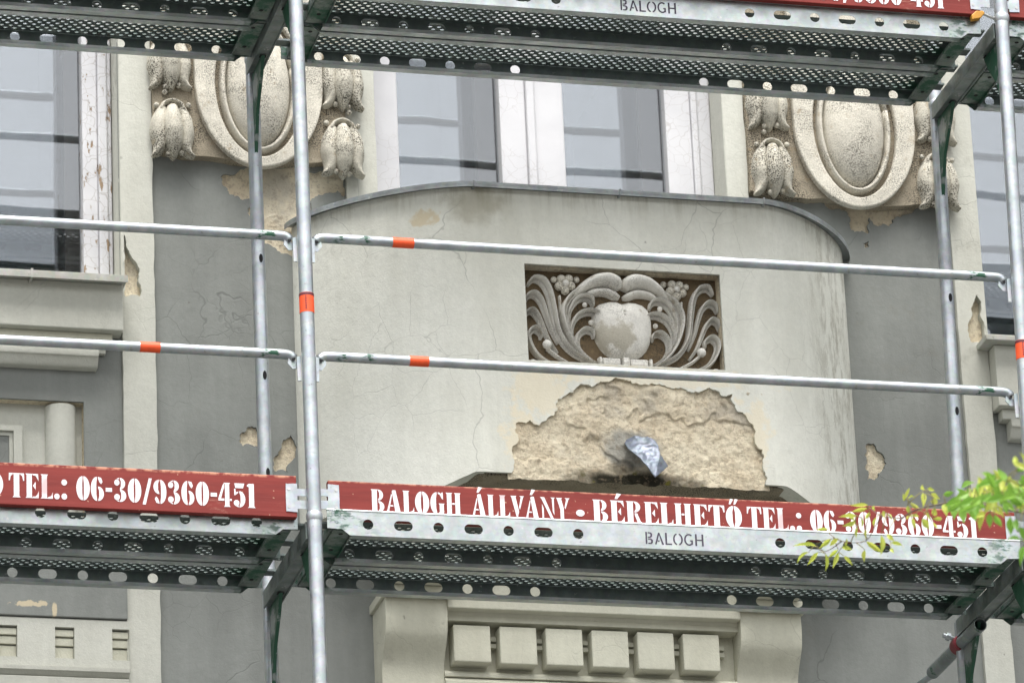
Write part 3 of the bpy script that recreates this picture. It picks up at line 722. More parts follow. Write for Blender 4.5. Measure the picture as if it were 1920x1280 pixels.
levname = {1: 'upper scaffold frame above the top deck', 0: 'scaffold frame between the two decks', -1: 'scaffold frame carrying the lower deck', -2: 'scaffold frame one storey below the lower deck', -3: 'scaffold frame two storeys below the lower deck', -4: 'lowest scaffold frame standing on the street'}
for ci in range(4):
    for lev in (1, 0, -1, -2, -3):
        tp = [(.717, .787)] if (ci, lev) == (1, 0) else ([(.690, .758)] if (ci, lev) == (2, 0) else [])
        frame_thing(ci, lev, levname[lev] + ', ' + colname[ci] + (' with orange tape' if tp else ''), tp)
    e = empty('scaffold_jack', (COLX[ci] + LEAN[ci]*-6 + (.02 if ci == 2 else 0), 0, -Z0), 'steel base jacks and short tubes under the scaffold ' + colname[ci], 'scaffold foot', 'feet of the scaffold')
    for y in (0, D):
        obj('base_plate', MB().box(-.075, .075, y-.075, y+.075, .0, .008), 'tube', e)
        obj('base_tube', MB().tube([(0, y, .008), (0, y, Z0-6.012)], .0243, 16), 'tube', e, smooth='auto')

# --- steel decks
DL = L-.094; DW = .287
def slot_loop(x, z, kind):
    if kind == 0: return ell(x, z, .0178, .0178, 20)
    return ell(x+.0145, z, .0172, .0172, 10, -90, 90) + ell(x-.0145, z, .0172, .0172, 10, 90, 270)
hx = []
for s in (-1, 1):
    for k in range(7): hx.append((s*(L/2-.185-.1197*k), k % 2))
HZ0, HZ1 = -.056, .030
web = sheet('side_web', [[(-DL/2, HZ1), (-DL/2, HZ0+.022), (-DL/2+.05, HZ0+.020), (-DL/2+.075, HZ0), (DL/2-.075, HZ0), (DL/2-.05, HZ0+.020), (DL/2, HZ0+.022), (DL/2, HZ1)]] + [slot_loop(x, -.0157, k) for x, k in hx], -.001, .001)
web2 = web.copy(); web.materials.append(MAT['deck']); web2.materials.append(MAT['deck_shade'])
lipf = MB().tube([(-DL/2, .003, HZ1), (DL/2, .003, HZ1)], .0055, 8).mesh('top_lip')
flg = MB().box(-DL/2+.08, DL/2-.08, .0012, .032, HZ0-.001, HZ0+.0012).box(-DL/2+.08, DL/2-.08, .030, .032, HZ0+.0012, HZ0+.012).mesh('bottom_flange')
flgm = MB().box(-DL/2+.08, DL/2-.08, -.032, -.0012, HZ0-.001, HZ0+.0012).box(-DL/2+.08, DL/2-.08, -.032, -.030, HZ0+.0012, HZ0+.012).mesh('bottom_flange')
def perforated(y0, y1):
    m = MB(); px_, py_ = .0315, .0195; r = .0072
    nx = int((DL-.14)/px_)-1; ny = int((y1-y0-.03)/py_)
    xs = -nx*px_/2; ys = y0+(y1-y0-ny*py_)/2; z = .008
    m.add([(-DL/2+.02, y0, z), (DL/2-.02, y0, z), (DL/2-.02, ys, z), (-DL/2+.02, ys, z)], [(0,1,2,3)])
    ye = ys+ny*py_
    m.add([(-DL/2+.02, ye, z), (DL/2-.02, ye, z), (DL/2-.02, y1, z), (-DL/2+.02, y1, z)], [(0,1,2,3)])
    for j in range(ny):
        off = px_/2*(j % 2); ya, yb = ys+j*py_, ys+(j+1)*py_
        m.add([(-DL/2+.02, ya, z), (xs+off, ya, z), (xs+off, yb, z), (-DL/2+.02, yb, z)], [(0,1,2,3)])
        xe = xs+off+nx*px_
        m.add([(xe, ya, z), (DL/2-.02, ya, z), (DL/2-.02, yb, z), (xe, yb, z)], [(0,1,2,3)])
        for i in range(nx):
            xa, xb = xs+off+i*px_, xs+off+(i+1)*px_; cx, cy = (xa+xb)/2, (ya+yb)/2
            ring = [(cx+r*1.3*math.cos(2*math.pi*(k+.5)/8), cy+r*math.sin(2*math.pi*(k+.5)/8), z) for k in range(8)]
            drip = [(cx+r*1.1*math.cos(2*math.pi*(k+.5)/8), cy+r*.8*math.sin(2*math.pi*(k+.5)/8), z-.0028) for k in range(8)]
            cor = [(xb, ya, z), (xb, yb, z), (xa, yb, z), (xa, ya, z)]
            # ring k: angles 22.5,67.5,112.5,... corners: xb-yb between k=0,1 ; xa-yb between 2,3 ; xa-ya 4,5 ; xb-ya 6,7
            m.add(ring + drip + cor, [(17,1,0),(17,18,2,1),(18,3,2),(18,19,4,3),(19,5,4),(19,16,6,5),(16,7,6),(16,17,0,7)] + [(k, (k+1) % 8, (k+1) % 8+8, k+8) for k in range(8)])
    return m.mesh('perforated_sheet')
def end_plate(s):
    m = MB(); x0, x1 = (DL/2-.088, DL/2-.022)
    if s < 0: x0, x1 = -x1, -x0
    m.box(x0, x1, .012, DW-.012, -.036, -.032)
    xo = x1 if s > 0 else x0
    m.box(xo-.0035, xo+.0035, .012, DW-.012, -.032, .006)
    xi = x0 if s > 0 else x1
    m.box(xi-.002, xi+.002, .012, DW-.012, -.045, -.0365)
    return m.mesh('end_plate')
def hook(s):
    m = MB(); a = s*(DL/2-.024); b = s*(DL/2+.030)
    lo, hi = min(a, b), max(a, b)
    return m.box(lo, hi, -.025, .025, -.004, .003).mesh('hook')
def bolts(s):
    return MB().tube([(s*(DL/2-.055), 0, -.0375), (s*(DL/2-.055), 0, -.0358)], .0075, 8).mesh('hole')
EP = {s: (end_plate(s), hook(s), bolts(s)) for s in (-1, 1)}
PS_FRONT, PS = perforated(.045, DW), perforated(.0012, DW-.0012)
def deck(bx, lev, y0, front, label, txt=None):
    e = empty('steel_deck', (bx, y0, lev*1.986), label, 'scaffold deck', 'perforated steel decks of the scaffold')
    for yy, fl in ((0, flg), (DW, flgm)):
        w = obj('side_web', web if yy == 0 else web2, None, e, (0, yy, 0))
        obj('bottom_flange', fl, 'deck', w)
    obj('top_lip', lipf, 'deck', e, smooth='auto')
    obj('perforated_sheet', PS_FRONT if front else PS, 'deck_shade', e)
    for s in (-1, 1):
        p = obj('end_plate', EP[s][0], 'green_plate', e)
        for yy in (.065, DW-.065): obj('hook', EP[s][1], 'transom', e, (0, yy, 0)); obj('bolt_hole', EP[s][2], 'hole', p, (0, yy-.02, 0))
    return e
levn = {0: 'lower', 1: 'upper'}; bayn = {-1: 'left', 0: 'middle', 1: 'right'}
deck_y = {(0, 0): .020}
DECKS = {}
for lev in (0, 1):
    for bay in (-1, 0, 1):
        bx = L/2 + bay*L + (.022 if lev else 0); yo = deck_y.get((bay, lev), .046)
        DECKS[bay, lev] = deck(bx, lev, yo, True, 'street-side perforated steel deck of the %s level, %s bay%s' % (levn[lev], bayn[bay], ', stencilled with a name' if bay == 0 else ''))
        deck(bx, lev, yo+DW+.012, False, 'wall-side perforated steel deck of the %s level, %s bay' % (levn[lev], bayn[bay]))

# --- lettering
def EL(cx, cy, rx, ry, a0, a1, n=14): return [(cx+rx*math.cos(R(a0+(a1-a0)*i/n)), cy+ry*math.sin(R(a0+(a1-a0)*i/n))) for i in range(n+1)]
def stem(a, b, y0=0, y1=1, s=.045): return [(a-s, y0), (b+s, y0), (b, y0+.06), (b, y1-.06), (b+s, y1), (a-s, y1), (a, y1-.06), (a, y0+.06)]
def half_l(c, w, y0=0, y1=1, sl=.05): m = (y0+y1)/2; h = (y1-y0)/2; return EL(c-.016, m, w, h, 90, 270) + [(c-.016, y0+.09*2*h), (c-sl, y0+.28*2*h), (c-sl, y1-.28*2*h), (c-.016, y1-.09*2*h)]
def half_r(c, w, y0=0, y1=1, sl=.05): return [(2*c-x, y) for x, y in half_l(c, w, y0, y1, sl)][::-1]
def bowl(x, rx, y0, y1, th=.5):
    m = (y0+y1)/2; h = (y1-y0)/2
    return EL(x, m, rx, h, -90, 90, 10) + [(x+.01, y1-.12*2*h), (x+rx*th*.5, m+h*.4), (x+rx*th*.5, m-h*.4), (x+.01, y0+.12*2*h)]
G = {}
G['B'] = (.62, [stem(.06, .28), bowl(.325, .22, .51, 1), bowl(.325, .26, 0, .49)])
G['R'] = (.64, [stem(.06, .28), bowl(.325, .23, .50, 1), [(.33, .47), (.43, .46), (.55, .1), (.62, .04), (.62, 0), (.45, 0), (.34, .36)]])
G['A'] = (.66, [[(.0, 0), (.17, 0), (.12, .05), (.265, .78), (.235, .84), (.03, .05)], [(.26, .94), (.30, 1), (.42, 1), (.61, .05), (.66, 0), (.34, 0), (.385, .05)], [(.17, .27), (.32, .27), (.30, .33), (.18, .33)]])
G['L'] = (.50, [stem(.06, .27), [(.31, 0), (.50, 0), (.50, .28), (.44, .12), (.31, .06)]])
G['O'] = (.62, [half_l(.31, .29), half_r(.31, .29)])
G['0'] = (.56, [half_l(.28, .26, 0, 1, .035), half_r(.28, .26, 0, 1, .035)])
G['G'] = (.62, [half_l(.30, .28), [(.34, 1), (.42, .98), (.47, .94), (.52, 1), (.55, 1), (.56, .68), (.50, .72), (.43, .88), (.34, .93)], [(.36, .50), (.62, .50), (.58, .45), (.58, 0), (.54, .04), (.40, .0), (.34, .0), (.34, .07), (.40, .12), (.40, .45)]])
G['H'] = (.68, [stem(.06, .26), stem(.42, .62), [(.285, .47), (.395, .47), (.395, .55), (.285, .55)]])
G['E'] = (.56, [stem(.06, .27), [(.31, 1), (.52, 1), (.54, .70), (.48, .82), (.42, .92), (.31, .94)], [(.31, 0), (.54, 0), (.55, .30), (.49, .16), (.42, .07), (.31, .06)], [(.31, .50), (.42, .68), (.42, .34)]])
G['T'] = (.60, [stem(.19, .41, 0, 1, .05), [(.0, 1), (.145, 1), (.145, .94), (.07, .88), (.03, .68), (-.01, .70)], [(.60, 1), (.455, 1), (.455, .94), (.53, .88), (.57, .68), (.61, .70)]])
G['V'] = (.62, [[(.0, 1), (.28, 1), (.24, .95), (.38, .30), (.30, .0), (.27, .0), (.04, .95)], [(.42, 1), (.64, 1), (.59, .95), (.42, .38), (.385, .50), (.48, .95)]])
G['Y'] = (.62, [[(.0, 1), (.28, 1), (.24, .95), (.34, .55), (.34, .0), (.26, .06), (.18, .0), (.18, .48), (.04, .95)], [(.40, 1), (.64, 1), (.58, .95), (.42, .50), (.385, .58), (.47, .95)]])
G['N'] = (.70, [[(.0, 1), (.20, 1), (.62, .0), (.50, .0), (.06, .94)], [(.48, 1), (.70, 1), (.64, .95), (.64, .20), (.57, .38), (.55, .95)], [(.03, 0), (.20, 0), (.155, .05), (.155, .50), (.08, .70), (.08, .05)]])
G['3'] = (.54, [bowl(.26, .22, .52, 1, .4), bowl(.26, .26, 0, .52, .4), EL(.14, .80, .11, .13, 0, 360, 10)[:-1], EL(.14, .20, .12, .13, 0, 360, 10)[:-1], [(.12, .95), (.23, 1), (.23, .94)], [(.10, .06), (.23, 0), (.23, .06)]])
G['6'] = (.54, [half_l(.26, .25, 0, 1, .04), bowl(.29, .24, 0, .60, .4), [(.29, 1), (.42, .96), (.48, .80), (.42, .70), (.35, .78), (.29, .94)]])
G['9'] = (.54, [[(.54-x, 1-y) for x, y in p] for p in G['6'][1]])
G['4'] = (.56, [stem(.27, .45), [(.24, 1), (.24, .82), (.10, .34), (.24, .34), (.24, .25), (-.01, .25), (-.01, .34), (.17, .88)], [(.47, .25), (.55, .25), (.55, .34), (.47, .34)]])
G['5'] = (.54, [[(.06, 1), (.48, 1), (.42, .80), (.10, .80)], [(.05, .77), (.10, .77), (.12, .62), (.22, .66), (.22, .60), (.09, .50), (.05, .50)], bowl(.26, .25, 0, .68, .4), EL(.14, .18, .12, .13, 0, 360, 10)[:-1], [(.10, .05), (.23, 0), (.23, .06)]])
G['1'] = (.36, [[(.08, 1), (.29, 1), (.29, .06), (.34, 0), (.03, 0), (.08, .06), (.08, .86), (.0, .88), (.0, .94)]])
G['/'] = (.40, [[(.0, -.06), (.13, -.06), (.40, 1.04), (.27, 1.04)]])
G['-'] = (.30, [[(.02, .40), (.28, .40), (.28, .56), (.02, .56)]])
G['.'] = (.24, [EL(.12, .11, .11, .12, 0, 360, 12)[:-1]])
G[':'] = (.26, [EL(.13, .12, .115, .125, 0, 360, 12)[:-1], EL(.13, .70, .115, .125, 0, 360, 12)[:-1]])
G['*'] = (.30, [EL(.15, .36, .14, .15, 0, 360, 14)[:-1]])
acute = [(.24, 1.07), (.34, 1.07), (.50, 1.30), (.33, 1.33)]
G['Á'] = (.66, G['A'][1] + [acute]); G['É'] = (.56, G['E'][1] + [[(x-.04, y) for x, y in acute]])
G['Ő'] = (.62, G['O'][1] + [[(x*.7-.03, y) for x, y in acute], [(x*.7+.15, y) for x, y in acute]])
WORDS = [('BALOGH', .198, .507), ('ÁLLVÁNY', .543, .880), ('*', .900, .932), ('BÉRELHETŐ', .958, 1.480), ('TEL.:', 1.499, 1.691), ('06-30/9360-451', 1.720, 2.317)]
def grow(p, d):
    cx = sum(q[0] for q in p)/len(p); cy = sum(q[1] for q in p)/len(p)
    return [(cx+(x-cx)*(1+d/(abs(x-cx)+.08)), cy+(y-cy)*(1+d/(abs(y-cy)+.08))) for x, y in p]
def lettering(parent, x_off, z_base, y, h=.084):
    """one flat print per character"""
    for w, a, b in WORDS:
        tot = sum(G[c][0]+.045 for c in w)-.045; k = (b-a)/tot; x = a
        for c in w:
            m = MB(); gw, polys = G[c]
            for i, p in enumerate(polys):
                q = [(x_off+x+u*k, y-.0002*i/10, z_base+v*h) for u, v in p]; m.add(q, [list(range(len(q)))])
            me = m.mesh('letter', False)
            obj('letter', me, 'stencil', parent)
            x += (gw+.045)*k
SANS = {'B': (.6, [[(.02,0),(.14,0),(.14,1),(.02,1)], [(.2,1),(.42,.98),(.52,.86),(.5,.62),(.38,.53),(.2,.53),(.2,.62),(.34,.63),(.4,.74),(.38,.88),(.2,.9)], [(.2,.47),(.42,.46),(.56,.33),(.54,.1),(.42,0),(.2,0),(.2,.1),(.38,.1),(.43,.25),(.38,.37),(.2,.38)]]),
 'A': (.66, [[(.0,0),(.12,0),(.34,.85),(.3,1),(.25,.95)], [(.37,.95),(.32,1),(.28,1),(.52,0),(.66,0)], [(.2,.24),(.36,.24),(.34,.34),(.22,.34)]]),
 'L': (.5, [[(.02,0),(.5,0),(.5,.11),(.15,.11),(.15,1),(.02,1)]]),
 'O': (.7, [EL(.33,.5,.33,.5,100,260)+EL(.33,.5,.21,.39,260,100), EL(.39,.5,.33,.5,-80,80)+EL(.39,.5,.21,.39,80,-80)]),
 'G': (.72, [EL(.38,.5,.36,.5,50,310,18)+EL(.38,.5,.24,.38,310,50,18), [(.46,.46),(.66,.46),(.66,.08),(.54,.16),(.54,.36),(.46,.36)]]),
 'H': (.68, [[(.02,0),(.15,0),(.15,1),(.02,1)], [(.5,0),(.63,0),(.63,1),(.5,1)], [(.15,.44),(.5,.44),(.5,.55),(.15,.55)]])}
def deck_print(dk, x0, x1, z0, h):
    tot = sum(SANS[c][0]+.09 for c in 'BALOGH')-.09; k = (x1-x0)/tot; x = x0
    for c in 'BALOGH':
        m = MB()
        for i, p in enumerate(SANS[c][1]): m.add([(x+u*k, -.0016-.0001*i, z0+v*h) for u, v in p], [list(range(len(p)))])
        obj('letter', m.mesh('letter', False), 'ink', dk); x += (SANS[c][0]+.09)*k
for lev in (0, 1):
    deck_print(DECKS[0, lev], 1.135-L/2, 1.340-L/2, -.040, .042)

# --- toe boards
def toe_board(bay, lev, zb, y, label, text=True, hb=.146, tz=None):
    x0 = bay*L + (.022 if lev else 0); xa, xb = x0+.055, x0+L-.055
    e = empty('toe_board', ((xa+xb)/2, y, lev*2.0), label, 'toe board', 'red toe boards of the scaffold')
    cx = (xa+xb)/2
    m = MB(); n = 12
    pts = [(xa-cx+(xb-xa)*i/n, .0) for i in range(n+1)]
    m.box(xa-cx, xb-cx, 0, .027, zb, zb+hb)
    b = obj('board', m, 'board', e, bevel=.0025)
    for s in (-1, 1):
        x = s*(xb-cx); xi = x-s*.0245
        br = MB().prism(catmull([(xi+s*.026, zb+.018), (xi-s*.007, zb+.02), (xi-s*.012, zb+.028), (xi-s*.012, zb+.108), (xi-s*.007, zb+.116), (xi+s*.026, zb+.118)], 2), -.0028, -.0004, 'y')
        br.box(min(x, x+s*.036), max(x, x+s*.036), -.0025, -.0005, zb+.03, zb+.06).box(min(x, x+s*.036), max(x, x+s*.036), -.0025, -.0005, zb+.075, zb+.10)
        bo = obj('end_bracket', br, 'tube', e)
        for zz in (.036, .098): obj('bolt', MB().tube([(xi-s*.002, -.0045, zb+zz), (xi-s*.002, -.0026, zb+zz)], .0055, 8), 'bolt', bo)
    if text: lettering(e, bay*L+(.026 if lev else 0)-cx-(.0 if bay == 0 else 0), zb+(tz or (.026 if (bay, lev) != (0, 0) else .029)), -.0012, .084 if (bay, lev) != (0, 0) else .079)
    return e
toe_board(-1, 0, -.005, .012, 'red toe board of the lower deck, left bay, beneath the left window')
toe_board(0, 0, .004, .027, 'red toe board in front of the balcony, leaves hanging over its number', True, .133)
toe_board(1, 0, -.005, .012, 'red toe board of the lower deck, right bay, beyond the right standard')
toe_board(-1, 1, .010, .012, 'red toe board of the upper deck, left bay, above the picture', True, .146, .014)
toe_board(0, 1, .010, .012, 'red toe board of the upper deck, middle bay, cut by the top edge', True, .146, .014)
toe_board(1, 1, .010, .012, 'red toe board of the upper deck, right bay, at the top right corner', True, .146, .014)
obj_y = empty('locking_clip', (2.505, .02, 2.0), 'orange yellow clip beside the top right standard under the red board', 'clip')
obj('clip_body', MB().prism([(-.062, -.012), (-.03, -.004), (-.012, .018), (-.02, .026), (-.045, .024), (-.064, .006)], -.012, .012, 'y'), 'yellow', obj_y, bevel=.003)
obj('clip_pin', MB().tube([(-.02, 0, .02), (.03, 0, .0)], .005, 8), 'bolt', obj_y)

# --- guard rails
def guard_rail(bay, lev, z, label, tape=None, dz=0.):
    xa, xb = bay*L + LEAN[bay+1]*(2*lev+z), (bay+1)*L + LEAN[bay+2]*(2*lev+z); cx = (xa+xb)/2; h = (xb-xa)/2
    e = empty('guard_rail', (cx, .034, lev*2.0+z), label, 'guard rail', 'guard rails of the scaffold')
    P = catmull([(-h+.042, 0, -.017), (-h+.052, 0, -.006), (-h+.066, 0, -.001), (-h+.09, 0, 0)], 3) + [(0, 0, -.002)] + catmull([(h-.09, 0, 0), (h-.066, 0, -.001), (h-.052, 0, -.006), (h-.042, 0, -.017)], 3)
    rr = [.0172]*len(P); rr[0] = rr[-1] = .014
    obj('rail_tube', MB().tube(P, rr, 18), 'rail', e, smooth='auto')
    for s in (-1, 1):
        pl = MB().prism([(s*(h-.062), -.012), (s*(h-.045), -.020), (s*(h-.027), -.038), (s*(h-.025), -.052), (s*(h-.05), -.054), (s*(h-.066), -.035)], -.008, -.004, 'y')
        ey = obj('end_eye', pl, 'rail', e)
        obj('eye_hole', MB().add([(s*(h-.047)+.006*math.cos(a), -.0155, -.022+.007*math.sin(a)) for a in [2*math.pi*i/12 for i in range(12)]], [list(range(12))]).mesh('eye_hole', False), 'hole', ey)
    if tape: obj('tape_band', MB().tube([(tape[0]-cx, 0, -.0005), (tape[1]-cx, 0, -.0005)], .0180, 18), 'tape', e, smooth='auto')
    return e
ht = {0: 'lower', 1: 'top'}
for lev in (0, 1):
    for bay in (-1, 0, 1):
        for k, z in ((0, .581), (1, 1.010)):
            tp = {(-1, 0, 0): (-.568, -.500), (0, 0, 1): (.305, .379), (0, 0, 0): (.349, .415)}.get((bay, lev, k))
            guard_rail(bay, lev, z, '%s galvanised guard rail %s, %s bay%s' % (ht[k], 'above the lower deck' if lev == 0 else 'above the upper deck', bayn[bay], ', marked with orange tape' if tp else ''), tp)

# --- wall tie
e = empty('wall_tie', (2.484, .53, -.095), 'open ended tie tube with red coupler and hook, running to the wall below the deck', 'wall tie')
tt = MB(); n = 20
o_, i_ = .0242, .0205
tt.tube([(0, 0, 0), (0, .53, 0)], o_, n, False)
tt.tube([(0, 0, 0), (0, .53, 0)], i_, n, False)
tt.add([(r_*math.cos(2*math.pi*k/n), 0, r_*math.sin(2*math.pi*k/n)) for r_ in (o_, i_) for k in range(n)], [(k, (k+1) % n, (k+1) % n+n, k+n) for k in range(n)])
obj('tie_tube', tt, 'tie', e, smooth='auto')
obj('hook_rod', MB().tube(catmull([(0, .50, -.004), (0, .57, -.004), (-.012, .62, -.008), (-.02, .66, -.01), (-.02, .722, -.01)], 4), .0115, 12), 'tube', e, smooth='auto')
obj('tube_bore', MB().tube([(0, .10, 0), (0, .102, 0)], .0203, 20), 'hole', e)
cp = obj('coupler', MB().tube([(0, .195, 0), (0, .2, 0), (0, .245, 0), (0, .25, 0)], [.028, .0325, .0325, .028], 20), 'coupler', e, smooth='auto')
obj('coupler_ear', MB().box(-.008, .032, .20, .245, -.048, -.024), 'coupler', cp, bevel=.004)
obj('bolt', MB().tube([(-.02, .222, .022), (-.062, .222, .034)], .0085, 10).tube([(-.036, .222, .0265), (-.050, .222, .0305)], .014, 6), 'tube', cp)

